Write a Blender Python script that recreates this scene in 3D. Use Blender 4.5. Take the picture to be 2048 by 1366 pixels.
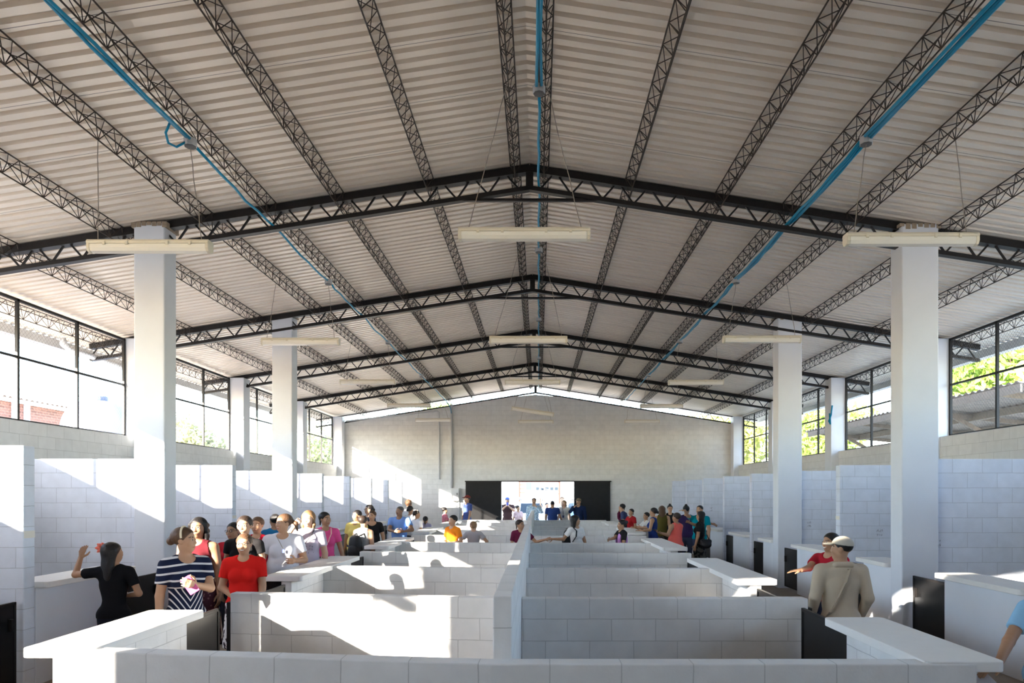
import bpy, bmesh, math, random
import numpy as np
from mathutils import Vector, Matrix

for o in list(bpy.data.objects):
    bpy.data.objects.remove(o)
S = bpy.context.scene
COL = S.collection

# ------------------------------------------------------------------ camera
E = 1.90            # eye height
F = 1365.0          # focal length in pixels of the 2048 px wide frame
VX, VY = 1077.0, 988.0
cam_d = bpy.data.cameras.new('camera'); cam = bpy.data.objects.new('camera', cam_d); COL.objects.link(cam)
cam.location = (0, 0, E); cam.rotation_euler = (math.pi/2, 0, 0)
cam_d.sensor_width = 36; cam_d.lens = 36*F/2048
cam_d.shift_x = -(VX-1024)/2048; cam_d.shift_y = (VY-683)/2048
cam_d.clip_start = 0.05; cam_d.clip_end = 400
S.camera = cam

# ------------------------------------------------------------------ sky, sun, exposure
SUN_DIR = Vector((0.785, 1.0, -0.38)).normalized()
w = bpy.data.worlds.new('sky'); S.world = w; w.use_nodes = True
nt = w.node_tree; nt.nodes.clear()
out = nt.nodes.new('ShaderNodeOutputWorld'); bg = nt.nodes.new('ShaderNodeBackground')
sky = nt.nodes.new('ShaderNodeTexSky')
sky.sky_type = 'NISHITA'; sky.sun_disc = False
sky.sun_elevation = math.radians(30); sky.sun_rotation = math.radians(215)
sky.air_density = 1.2; sky.dust_density = 1.0; sky.ozone_density = 2.5
bg.inputs[1].default_value = 0.78
nt.links.new(sky.outputs[0], bg.inputs[0]); nt.links.new(bg.outputs[0], out.inputs[0])
sl = bpy.data.lights.new('sun', 'SUN'); so = bpy.data.objects.new('sun', sl); COL.objects.link(so)
sl.energy = 16; sl.color = (1.0, 0.90, 0.76); sl.angle = math.radians(0.6)
so.rotation_euler = SUN_DIR.to_track_quat('-Z', 'Y').to_euler(); so.location = (-20, -25, 14)
S.view_settings.view_transform = 'Standard'; S.view_settings.look = 'None'
S.view_settings.exposure = 1.62; S.view_settings.gamma = 1.0; S.view_settings.use_curve_mapping = False
c = S.cycles
c.max_bounces = 10; c.diffuse_bounces = 7; c.glossy_bounces = 3; c.transmission_bounces = 4; c.transparent_max_bounces = 8
c.sample_clamp_indirect = 8; c.use_denoising = True; c.caustics_reflective = False; c.caustics_refractive = False

# ------------------------------------------------------------------ materials
MATS = {}
def mat(name, col, rough=0.7, metal=0.0, noise=0.0, nscale=30, bump=0.0, spec=0.3):
    if name in MATS: return MATS[name]
    m = bpy.data.materials.new(name); m.use_nodes = True
    t = m.node_tree; p = t.nodes['Principled BSDF']
    p.inputs['Base Color'].default_value = (*col, 1); p.inputs['Roughness'].default_value = rough
    p.inputs['Metallic'].default_value = metal; p.inputs['Specular IOR Level'].default_value = spec
    if noise or bump:
        tc = t.nodes.new('ShaderNodeTexCoord'); n = t.nodes.new('ShaderNodeTexNoise')
        n.inputs['Scale'].default_value = nscale; n.inputs['Detail'].default_value = 4
        t.links.new(tc.outputs['Object'], n.inputs['Vector'])
        if noise:
            r = t.nodes.new('ShaderNodeMixRGB'); r.blend_type = 'MIX'
            r.inputs[1].default_value = (*[x*(1-noise) for x in col], 1)
            r.inputs[2].default_value = (*[min(1, x*(1+noise)) for x in col], 1)
            t.links.new(n.outputs['Fac'], r.inputs[0]); t.links.new(r.outputs[0], p.inputs['Base Color'])
        if bump:
            b = t.nodes.new('ShaderNodeBump'); b.inputs['Strength'].default_value = bump; b.inputs['Distance'].default_value = 0.01
            t.links.new(n.outputs['Fac'], b.inputs['Height']); t.links.new(b.outputs[0], p.inputs['Normal'])
    MATS[name] = m
    return m

def block_mat(name, axis, zoff, col=(0.80, 0.815, 0.84), uoff=0.0, bw=0.40, rh=0.20, mort=0.0038, joint=0.72, var=0.035):
    """painted concrete blocks; axis = the horizontal world axis the wall runs along"""
    if name in MATS: return MATS[name]
    m = bpy.data.materials.new(name); m.use_nodes = True
    t = m.node_tree; p = t.nodes['Principled BSDF']; p.inputs['Roughness'].default_value = 0.75
    p.inputs['Specular IOR Level'].default_value = 0.25
    g = t.nodes.new('ShaderNodeNewGeometry'); sx = t.nodes.new('ShaderNodeSeparateXYZ'); cx = t.nodes.new('ShaderNodeCombineXYZ')
    t.links.new(g.outputs['Position'], sx.inputs[0])
    a1 = t.nodes.new('ShaderNodeMath'); a1.operation = 'ADD'; a1.inputs[1].default_value = uoff + 40
    a2 = t.nodes.new('ShaderNodeMath'); a2.operation = 'ADD'; a2.inputs[1].default_value = zoff + 4
    t.links.new(sx.outputs[axis], a1.inputs[0]); t.links.new(sx.outputs['Z'], a2.inputs[0])
    t.links.new(a1.outputs[0], cx.inputs[0]); t.links.new(a2.outputs[0], cx.inputs[1])
    br = t.nodes.new('ShaderNodeTexBrick'); br.offset = 0.5
    br.inputs['Scale'].default_value = 1.0; br.inputs['Brick Width'].default_value = bw; br.inputs['Row Height'].default_value = rh
    br.inputs['Mortar Size'].default_value = mort; br.inputs['Mortar Smooth'].default_value = 0.3; br.inputs['Bias'].default_value = 0
    br.inputs['Color1'].default_value = (*[x*(1-var) for x in col], 1); br.inputs['Color2'].default_value = (*[min(1, x*(1+var*.6)) for x in col], 1)
    br.inputs['Mortar'].default_value = (*[x*joint for x in col], 1)
    # wobble the joints a little
    nz = t.nodes.new('ShaderNodeTexNoise'); nz.inputs['Scale'].default_value = 6; nz.inputs['Detail'].default_value = 5
    mx = t.nodes.new('ShaderNodeVectorMath'); mx.operation = 'MULTIPLY_ADD'; mx.inputs[1].default_value = (0.012, 0.012, 0)
    t.links.new(g.outputs['Position'], nz.inputs['Vector']); t.links.new(nz.outputs['Color'], mx.inputs[0]); t.links.new(cx.outputs[0], mx.inputs[2])
    t.links.new(mx.outputs[0], br.inputs['Vector'])
    n2 = t.nodes.new('ShaderNodeTexNoise'); n2.inputs['Scale'].default_value = 60; n2.inputs['Detail'].default_value = 6
    t.links.new(g.outputs['Position'], n2.inputs['Vector'])
    rp = t.nodes.new('ShaderNodeMapRange'); rp.inputs[1].default_value = 0.3; rp.inputs[2].default_value = 0.7
    rp.inputs[3].default_value = 0.94; rp.inputs[4].default_value = 1.03
    t.links.new(nz.outputs['Fac'], rp.inputs[0])
    ml = t.nodes.new('ShaderNodeMixRGB'); ml.blend_type = 'MULTIPLY'; ml.inputs[0].default_value = 1
    t.links.new(br.outputs['Color'], ml.inputs[1]); t.links.new(rp.outputs[0], ml.inputs[2])
    t.links.new(ml.outputs[0], p.inputs['Base Color'])
    hm = t.nodes.new('ShaderNodeMath'); hm.operation = 'MULTIPLY_ADD'; hm.inputs[1].default_value = -1.0
    t.links.new(br.outputs['Fac'], hm.inputs[0])
    h2 = t.nodes.new('ShaderNodeMath'); h2.operation = 'MULTIPLY'; h2.inputs[1].default_value = 0.35
    t.links.new(n2.outputs['Fac'], h2.inputs[0]); t.links.new(h2.outputs[0], hm.inputs[2])
    b = t.nodes.new('ShaderNodeBump'); b.inputs['Strength'].default_value = 0.55; b.inputs['Distance'].default_value = 0.006
    t.links.new(hm.outputs[0], b.inputs['Height']); t.links.new(b.outputs[0], p.inputs['Normal'])
    MATS[name] = m
    return m

def leaf_mat(name, col):
    if name in MATS: return MATS[name]
    m = bpy.data.materials.new(name); m.use_nodes = True
    t = m.node_tree; p = t.nodes['Principled BSDF']; o = t.nodes['Material Output']
    tc = t.nodes.new('ShaderNodeTexCoord'); n = t.nodes.new('ShaderNodeTexNoise'); n.inputs['Scale'].default_value = 1.3; n.inputs['Detail'].default_value = 6
    r = t.nodes.new('ShaderNodeMixRGB'); r.inputs[1].default_value = (*[x*.55 for x in col], 1); r.inputs[2].default_value = (*[min(1, x*1.5) for x in col], 1)
    t.links.new(tc.outputs['Object'], n.inputs['Vector']); t.links.new(n.outputs['Fac'], r.inputs[0]); t.links.new(r.outputs[0], p.inputs['Base Color'])
    p.inputs['Roughness'].default_value = 0.5
    tr = t.nodes.new('ShaderNodeBsdfTranslucent'); t.links.new(r.outputs[0], tr.inputs[0])
    ms = t.nodes.new('ShaderNodeMixShader'); ms.inputs[0].default_value = 0.4
    t.links.new(p.outputs[0], ms.inputs[1]); t.links.new(tr.outputs[0], ms.inputs[2]); t.links.new(ms.outputs[0], o.inputs[0])
    MATS[name] = m
    return m

def pattern_mat(name, kind, c1, c2, scale=10.0, thr=0.5, rough=0.85):
    """printed cloth: stripes / floral / checks, in object space"""
    if name in MATS: return MATS[name]
    m = bpy.data.materials.new(name); m.use_nodes = True
    t = m.node_tree; p = t.nodes['Principled BSDF']; p.inputs['Roughness'].default_value = rough; p.inputs['Specular IOR Level'].default_value = 0.15
    tc = t.nodes.new('ShaderNodeTexCoord')
    r = t.nodes.new('ShaderNodeValToRGB'); r.color_ramp.interpolation = 'CONSTANT'
    r.color_ramp.elements[0].color = (*c1, 1); r.color_ramp.elements[1].color = (*c2, 1); r.color_ramp.elements[1].position = thr
    if kind == 'floral':
        n = t.nodes.new('ShaderNodeTexVoronoi'); n.inputs['Scale'].default_value = scale
        t.links.new(tc.outputs['Object'], n.inputs['Vector']); t.links.new(n.outputs['Distance'], r.inputs[0])
    elif kind == 'chevron':      # horizontal bands on the bodice, a V below the waist
        s = t.nodes.new('ShaderNodeSeparateXYZ'); t.links.new(tc.outputs['Object'], s.inputs[0])
        ab = t.nodes.new('ShaderNodeMath'); ab.operation = 'ABSOLUTE'; t.links.new(s.outputs['X'], ab.inputs[0])
        lt = t.nodes.new('ShaderNodeMath'); lt.operation = 'LESS_THAN'; lt.inputs[1].default_value = 1.06; t.links.new(s.outputs['Z'], lt.inputs[0])
        k = t.nodes.new('ShaderNodeMath'); k.operation = 'MULTIPLY_ADD'; k.inputs[1].default_value = -1.65; k.inputs[2].default_value = 0.1; t.links.new(lt.outputs[0], k.inputs[0])
        q = t.nodes.new('ShaderNodeMath'); q.operation = 'MULTIPLY_ADD'
        t.links.new(ab.outputs[0], q.inputs[0]); t.links.new(k.outputs[0], q.inputs[1]); t.links.new(s.outputs['Z'], q.inputs[2])
        ml = t.nodes.new('ShaderNodeMath'); ml.operation = 'MULTIPLY'; ml.inputs[1].default_value = scale; t.links.new(q.outputs[0], ml.inputs[0])
        fr = t.nodes.new('ShaderNodeMath'); fr.operation = 'FRACT'; t.links.new(ml.outputs[0], fr.inputs[0]); t.links.new(fr.outputs[0], r.inputs[0])
    else:
        n = t.nodes.new('ShaderNodeTexNoise'); n.inputs['Scale'].default_value = scale; n.inputs['Detail'].default_value = 3
        t.links.new(tc.outputs['Object'], n.inputs['Vector']); t.links.new(n.outputs['Fac'], r.inputs[0])
    t.links.new(r.outputs[0], p.inputs['Base Color'])
    MATS[name] = m
    return m

def cloth(name, col, rough=0.9):
    return mat(name, col, rough, 0, 0.06, 11, 0.7, 0.12)

WHITE = (0.80, 0.815, 0.84)
M_PLASTER = mat('painted_plaster', (0.75, 0.785, 0.85), 0.55, 0, 0.03, 4, 0.05)
M_SLAB = mat('counter_paint', (0.80, 0.79, 0.77), 0.6, 0, 0.03, 12, 0.08)
M_COLUMN = mat('column_paint', (0.72, 0.755, 0.82), 0.6, 0, 0.05, 3, 0.06)
M_STEEL = mat('black_steel', (0.018, 0.016, 0.016), 0.45, 0.2, 0.2, 20)
M_ROD = mat('dark_rod_steel', (0.050, 0.036, 0.028), 0.6, 0.3)
M_GATE = mat('gate_black', (0.012, 0.012, 0.013), 0.35, 0.1, 0.3, 6, 0.05)
M_CONDUIT = mat('blue_conduit', (0.0, 0.24, 0.42), 0.4)
M_PVC = mat('grey_pipe', (0.55, 0.56, 0.58), 0.5)
M_GALV = mat('galvanized', (0.52, 0.53, 0.54), 0.4, 0.5, 0.15, 8)
M_LAMP = mat('lamp_housing', (0.72, 0.67, 0.56), 0.5, 0, 0.06, 20)
M_LENS = mat('lamp_diffuser', (0.86, 0.84, 0.78), 0.25)
M_WIRE = mat('wire', (0.30, 0.26, 0.22), 0.6)
M_MESH = mat('chain_link', (0.16, 0.16, 0.16), 0.5, 0.6)
M_FRAME = mat('window_frame_black', (0.02, 0.02, 0.021), 0.5)

# ------------------------------------------------------------------ mesh helpers
class MB:
    def __init__(s): s.v = []; s.f = []
    def add(s, vs, fs):
        b = len(s.v); s.v += [tuple(x) for x in vs]; s.f += [tuple(i+b for i in f) for f in fs]; return s
    def box(s, x0, x1, y0, y1, z0, z1, M=None):
        vs = [(x0,y0,z0),(x1,y0,z0),(x1,y1,z0),(x0,y1,z0),(x0,y0,z1),(x1,y0,z1),(x1,y1,z1),(x0,y1,z1)]
        if M is not None: vs = [tuple(M @ Vector(q)) for q in vs]
        return s.add(vs, [(0,3,2,1),(4,5,6,7),(0,1,5,4),(1,2,6,5),(2,3,7,6),(3,0,4,7)])
    def prism(s, poly, z0, z1):
        """poly: (x, y) counter-clockwise"""
        n = len(poly)
        vs = [(x, y, z0) for x, y in poly] + [(x, y, z1) for x, y in poly]
        return s.add(vs, [tuple(range(n))[::-1], tuple(range(n, 2*n))] + [(i, (i+1) % n, n+(i+1) % n, n+i) for i in range(n)])
    def prism_y(s, poly, y0, y1):
        """poly: (x, z)"""
        n = len(poly)
        vs = [(x, y0, z) for x, z in poly] + [(x, y1, z) for x, z in poly]
        return s.add(vs, [tuple(range(n)), tuple(range(n, 2*n))[::-1]] + [(i, n+i, n+(i+1) % n, (i+1) % n) for i in range(n)])
    def tube(s, pts, r, n=6, cap=True):
        pts = [Vector(p) for p in pts]; b = len(s.v); m = len(pts)
        rr = r if isinstance(r, (list, tuple)) else [r]*m
        prev = None
        for i, p in enumerate(pts):
            d = (pts[min(i+1, m-1)] - pts[max(i-1, 0)]).normalized()
            if prev is None:
                u = d.orthogonal().normalized()
            else:
                u = (prev - d*prev.dot(d)); u = u.normalized() if u.length > 1e-6 else d.orthogonal().normalized()
            prev = u; w_ = d.cross(u)
            for k in range(n):
                a = 2*math.pi*k/n
                s.v.append(tuple(p + (u*math.cos(a) + w_*math.sin(a))*rr[i]))
        for i in range(m-1):
            for k in range(n):
                s.f.append((b+i*n+k, b+i*n+(k+1) % n, b+(i+1)*n+(k+1) % n, b+(i+1)*n+k))
        if cap:
            s.f.append(tuple(b+k for k in range(n))[::-1]); s.f.append(tuple(b+(m-1)*n+k for k in range(n)))
        return s
    def bar(s, p, q, wx, wz):
        """rectangular bar from p to q: wx wide sideways, wz high"""
        p = Vector(p); q = Vector(q); d = (q-p).normalized()
        up = Vector((0, 0, 1)) if abs(d.z) < 0.95 else Vector((0, 1, 0))
        sd = d.cross(up).normalized(); up = sd.cross(d)
        vs = []
        for e in (p, q):
            for a, b_ in ((-1,-1),(1,-1),(1,1),(-1,1)):
                vs.append(e + sd*a*wx/2 + up*b_*wz/2)
        return s.add(vs, [(3,2,1,0),(4,5,6,7),(0,1,5,4),(1,2,6,5),(2,3,7,6),(3,0,4,7)])
    def lathe(s, prof, n=24, c=(0,0,0)):
        b = len(s.v); m = len(prof)
        for r, z in prof:
            for k in range(n):
                a = 2*math.pi*k/n; s.v.append((c[0]+r*math.cos(a), c[1]+r*math.sin(a), c[2]+z))
        for i in range(m-1):
            for k in range(n):
                s.f.append((b+i*n+k, b+i*n+(k+1) % n, b+(i+1)*n+(k+1) % n, b+(i+1)*n+k))
        s.f.append(tuple(b+k for k in range(n))[::-1]); s.f.append(tuple(b+(m-1)*n+k for k in range(n)))
        return s
    def build(s, name, m, parent=None, smooth=False, bevel=0, seg=2, loc=None):
        me = bpy.data.meshes.new(name)
        v = s.v
        if loc is not None:
            L = loc; v = [(a-L[0], b-L[1], c_-L[2]) for a, b, c_ in v]
        me.from_pydata(v, [], s.f, shade_flat=not smooth)
        o = bpy.data.objects.new(name, me); COL.objects.link(o)
        if m is not None: me.materials.append(m)
        if parent is not None: o.parent = parent
        if loc is not None: o.location = loc
        if bevel:
            bv = o.modifiers.new('edge', 'BEVEL'); bv.width = bevel; bv.segments = seg; bv.limit_method = 'ANGLE'; bv.angle_limit = math.radians(50)
        return o

def tag(o, label=None, cat=None, group=None, kind=None):
    if label: o['label'] = label
    if cat: o['category'] = cat
    if group: o['group'] = group
    if kind: o['kind'] = kind
    return o
def empty(name, loc, label, cat, group=None, rz=0):
    o = bpy.data.objects.new(name, None); COL.objects.link(o); o.location = loc; o.rotation_euler = (0, 0, rz); o.empty_display_size = 0.2
    return tag(o, label, cat, group)
def struct(o): o['kind'] = 'structure'; return o
ORD = ['first', 'second', 'third', 'fourth', 'fifth', 'sixth', 'seventh', 'eighth', 'ninth', 'tenth', 'eleventh', 'twelfth']
RX = -0.12
def zroof(x): return E + 4.43 - 0.157*abs(x-RX)
# ================================================================== THE SHELL
Y_FAR, Y_REAR = 27.7, -3.6
XW = 8.25           # window plane; the pilasters stand in front of it
SILL = E + 1.14
TRUSS_Y = [0.0, 4.6, 9.2, 13.8, 18.4, 23.0]

M_FLOOR = mat('concrete_floor', (0.30, 0.26, 0.22), 0.7, 0, 0.2, 3, 0.1)
struct(MB().box(-8.3, 8.3, Y_REAR, Y_FAR, -0.15, 0).build('floor', M_FLOOR))

# corrugated roof: one sheet layer per slope, real trapezoid ribs
def roof_mat():
    m = bpy.data.materials.new('zinc_sheet'); m.use_nodes = True
    t = m.node_tree; p = t.nodes['Principled BSDF']
    p.inputs['Roughness'].default_value = 0.42; p.inputs['Metallic'].default_value = 0.15
    g = t.nodes.new('ShaderNodeNewGeometry'); sx = t.nodes.new('ShaderNodeSeparateXYZ'); t.links.new(g.outputs['Position'], sx.inputs[0])
    # side-lap seam every 0.95 m
    dv = t.nodes.new('ShaderNodeMath'); dv.operation = 'MULTIPLY_ADD'; dv.inputs[1].default_value = 1/0.93; dv.inputs[2].default_value = 0.045; t.links.new(sx.outputs['Y'], dv.inputs[0])
    fr = t.nodes.new('ShaderNodeMath'); fr.operation = 'FRACT'; t.links.new(dv.outputs[0], fr.inputs[0])
    lt = t.nodes.new('ShaderNodeMath'); lt.operation = 'LESS_THAN'; lt.inputs[1].default_value = 0.007; t.links.new(fr.outputs[0], lt.inputs[0])
    n = t.nodes.new('ShaderNodeTexNoise'); n.inputs['Scale'].default_value = 1.2; n.inputs['Detail'].default_value = 5; t.links.new(g.outputs['Position'], n.inputs['Vector'])
    r = t.nodes.new('ShaderNodeMixRGB'); r.inputs[1].default_value = (0.78, 0.69, 0.59, 1); r.inputs[2].default_value = (0.90, 0.80, 0.685, 1)
    t.links.new(n.outputs['Fac'], r.inputs[0])
    r2 = t.nodes.new('ShaderNodeMixRGB'); r2.inputs[2].default_value = (0.10, 0.08, 0.07, 1)
    t.links.new(lt.outputs[0], r2.inputs[0]); t.links.new(r.outputs[0], r2.inputs[1]); t.links.new(r2.outputs[0], p.inputs['Base Color'])
    return m
M_ROOF = roof_mat()
def roof_slope(x_in, x_out):
    pitch = 0.155; prof = []
    y = Y_REAR - 0.36
    while y < Y_FAR + 0.8:
        prof += [(y, 0), (y+0.088, 0), (y+0.098, 0.04), (y+0.145, 0.04)]; y += pitch
    v = []; f = []
    xs = [x_in + (x_out-x_in)*i/4 for i in range(5)]
    for (yy, dz) in prof:
        for x in xs: v.append((x, yy, zroof(x) + 0.008 + dz))
    n = len(xs)
    for i in range(len(prof)-1):
        for k in range(n-1):
            q = (i*n+k, i*n+k+1, (i+1)*n+k+1, (i+1)*n+k)
            f.append(q if x_out < x_in else q[::-1])
    b = MB(); b.v = v; b.f = f
    return b
struct(roof_slope(RX, -9.35).build('ceiling', M_ROOF))
struct(roof_slope(RX, 9.2).build('ceiling', M_ROOF))
b = MB()
for s in (-1, 1):
    b.add([(RX, Y_REAR-.36, zroof(RX)+.05), (RX+s*.25, Y_REAR-.36, zroof(RX+s*.25)+.05), (RX+s*.25, Y_FAR+.8, zroof(RX+s*.25)+.05), (RX, Y_FAR+.8, zroof(RX)+.05)], [(0,1,2,3)])
struct(b.build('trim_1', M_GALV))

# side walls: block sill wall from the ground up to the window sill
M_SIDE = block_mat('side_wall_blocks', 'Y', 0.16, (0.74, 0.75, 0.76))
struct(MB().box(-8.30, -8.06, Y_REAR, Y_FAR, -0.1, SILL).build('wall_left', M_SIDE, bevel=.008))
struct(MB().box(8.00, 8.25, Y_REAR, Y_FAR, -0.1, SILL).build('wall_right', M_SIDE, bevel=.008))

# gable walls: far one with the doorway, and the one behind the camera
M_GABLE = block_mat('gable_wall_blocks', 'X', 0.1, (0.72, 0.72, 0.71), 0.1, joint=.8)
def gable_top(x):
    return min(E + 4.03, zroof(x) - 0.37)
def gable(name, y0, y1, door, drop=0, gm=None):
    b = MB()
    gable_top = lambda x: min(E + 4.03, zroof(x) - 0.34) - drop
    xs = sorted(set([-8.0, -7, -5.5, -4, -2.5, -1.0, RX, 0.8, 2.5, 4, 5.5, 7, 8.0] + ([door[0], door[1]] if door else [])))
    for a, c_ in zip(xs[:-1], xs[1:]):
        z0 = door[2] if door and a >= door[0]-1e-6 and c_ <= door[1]+1e-6 else -0.1
        b.add([(a,y0,z0),(c_,y0,z0),(c_,y1,z0),(a,y1,z0),(a,y0,gable_top(a)),(c_,y0,gable_top(c_)),(c_,y1,gable_top(c_)),(a,y1,gable_top(a))],
              [(0,3,2,1),(4,5,6,7),(0,1,5,4),(2,3,7,6)] + [(3,0,4,7),(1,2,6,5)])
    return struct(b.build(name, gm or M_GABLE))
DOOR = (-1.50, 1.44, E + 0.50)
gable('wall_back', Y_FAR, Y_FAR+0.16, DOOR)
gable('wall_front', Y_REAR-0.16, Y_REAR, None, -.07, block_mat('unseen_wall_dark', 'X', 0.1, (.30, .29, .28)))  # unseen wall: darkened to cut bounced light, top gap sized for sun patches

# sliding door leaves, run back either side of the opening on a head rail
def leaf(name, x0, x1):
    b = MB().box(x0, x1, Y_FAR-0.075, Y_FAR-0.03, 0.03, DOOR[2]-0.01)
    o = struct(b.build(name, M_GATE, bevel=.004))
    f = MB()
    for xa in (x0, x1-0.05): f.box(xa, xa+0.05, Y_FAR-0.085, Y_FAR-0.075, 0.03, DOOR[2]-0.01)
    for za in (0.03, DOOR[2]-0.06): f.box(x0, x1, Y_FAR-0.085, Y_FAR-0.075, za, za+0.05)
    f.build('door_frame', M_STEEL, o)
    return o
leaf('door_1', -2.95, -1.50); leaf('door_2', 1.44, 2.90)
b = MB().box(-2.98, 2.95, Y_FAR-0.10, Y_FAR, DOOR[2]-0.01, DOOR[2]+0.035)
struct(b.build('trim_2', M_STEEL))

# pilasters on the side walls
PIL = [-3.4, 0.0, 4.6, 9.2, 13.8, 18.4, 23.0, 27.5]
for s, nm in ((-1, 'left'), (1, 'right')):
    for i, y in enumerate(PIL):
        xa, xb = (-8.26, -7.86) if s < 0 else (7.80, 8.22)
        z1 = zroof(8.0) - 0.05
        o = MB().box(xa, xb, y-0.2, y+0.2, 0, z1).build('wall_pilaster', M_COLUMN, bevel=.012)
        n = i-2
        lab = ('behind the camera' if n <= 0 else f'{ORD[n-1]} along the wall from the camera')
        if i == len(PIL)-1: lab = 'in the corner by the far wall'
        tag(o, f'grey white pilaster between windows on the {nm} wall, {lab}', 'pilaster', f'pilasters of the {nm} wall')

# windows: black frames with a mid rail and chain-link mesh
def window(n, s, ya, yb):
    X = s*XW + (0.0 if s < 0 else -0.05)
    z0, z1 = SILL, zroof(8.2) - 0.03
    b = MB(); t = 0.045
    b.box(X-t/2, X+t/2, ya, yb, z0, z0+t); b.box(X-t/2, X+t/2, ya, yb, z1-t, z1)
    zm = E + 2.17
    b.box(X-.018, X+.018, ya, yb, zm-.018, zm+.018)
    ys = [ya + (yb-ya)*k/3 for k in range(4)]
    for k, y in enumerate(ys):
        y = min(max(y, ya+t/2), yb-t/2)
        b.box(X-t/2, X+t/2, y-t/2, y+t/2, z0, z1)
    o = struct(b.build(f'window_{n}', M_FRAME))
    m = MB(); p = 0.075; h = z1-z0; xm = X + s*0.03
    k = ya - h
    while k < yb:
        for sg in (1, -1):
            a0, a1 = max(ya, k), min(yb, k+h)
            if a1-a0 > 0.03:
                za, zb = (z0+a0-k, z0+a1-k) if sg > 0 else (z1-(a0-k), z1-(a1-k))
                m.tube([(xm, a0, za), (xm, a1, zb)], 0.0016, 3, False)
        k += p
    m.build('chain_link_mesh', M_MESH, o)
n = 1
for s in (-1, 1):
    for ya, yb in zip(PIL[:-1], PIL[1:]):
        window(n, s, ya+0.2, yb-0.2); n += 1

# ------------------------------------------------------------------ columns
COLS = [9.05, 13.75]
for s, nm in ((-1, 'left'), (1, 'right')):
    for i, y in enumerate(COLS):
        x0, x1 = (-5.38, -4.97) if s < 0 else (4.83, 5.32)
        root = empty('concrete_column', ((x0+x1)/2, y+.16, 0), f'tall square white column holding the {ORD[i]} roof frame on the {nm}', 'column', 'inner columns')
        y0, y1 = y+.02, y+0.32
        zt = zroof((x0+x1)/2) - 0.02
        MB().box(x0, x1, y0, y1, 0, zt).build('shaft', M_COLUMN, root, bevel=.015).matrix_parent_inverse = Matrix.Translation(-root.location)
        c_ = MB()
        rnd = random.Random(i*7+(s > 0))
        for q in range(7):
            xx = x0 + (x1-x0)*q/6; c_.box(xx-.03, xx+.03, y0-.006, y1+.006, zt-.03-rnd.random()*.05, zt+.004)
        c_.build('rough_mortar_edge', mat('rough_mortar', (.34,.27,.2), .9, 0, .4, 30, .3), root).matrix_parent_inverse = Matrix.Translation(-root.location)

# ------------------------------------------------------------------ roof trusses
def chord_z(x): return zroof(x) - 0.055
def truss(y, idx, gable_end=False):
    XL, XR = -9.05, 8.9
    lab = f'black steel roof truss, {ORD[idx]} gable frame from the camera' if not gable_end else 'black steel roof truss above the far gable wall'
    if idx < 0: lab = 'black steel roof truss behind the camera'
    root = empty('roof_truss', (RX, y, zroof(RX)), lab, 'truss', 'roof trusses')
    inv = Matrix.Translation(-root.location)
    def P(bm, name, m): o = bm.build(name, m, root); o.matrix_parent_inverse = inv; return o
    for s, xe in ((-1, XL), (1, XR)):
        b = MB()
        b.bar((RX, y, chord_z(RX)+(.03 if gable_end else 0)), (xe, y, chord_z(xe)+(.03 if gable_end else 0)), .05 if gable_end else 0.11, .04 if gable_end else 0.10)
        P(b, 'top_chord', M_STEEL)
        b = MB()
        d = 0.30
        b.bar((RX, y, zroof(RX)-d-.02), (xe, y, zroof(xe)-d-.02), .05 if gable_end else 0.09, .03 if gable_end else 0.05)
        b.bar((RX, y, zroof(RX)-d+.006), (xe, y, zroof(xe)-d+.006), 0.05, 0.03)
        P(b, 'bottom_chord', M_STEEL)
        b = MB(); x = 0.15; L = abs(xe-RX)
        while x < L-0.3:
            xa = RX+s*x; xb = RX+s*(x+0.15); xc = RX+s*(x+0.25); xd = RX+s*(x+0.40)
            b.bar((xa, y, zroof(xa)-.29), (xb, y, zroof(xb)-.10), 0.022, 0.022)
            b.bar((xc, y, zroof(xc)-.10), (xd, y, zroof(xd)-.29), 0.022, 0.022)
            x += 0.42
        P(b, 'web_bars', M_STEEL)
    b = MB().box(RX-.05, RX+.05, y-.05, y+.05, zroof(RX)-.33, zroof(RX)-.02); P(b, 'ridge_post', M_STEEL)
    b = MB(); zt = zroof(RX+0.9)-.33
    b.bar((RX-.92, y, zt), (RX+.92, y, zt), 0.05, 0.035); P(b, 'ridge_tie', M_STEEL)
for i, y in enumerate(TRUSS_Y): truss(y, i-2 if i >= 2 else -1)
truss(Y_FAR+0.08, 0, True)

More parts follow.
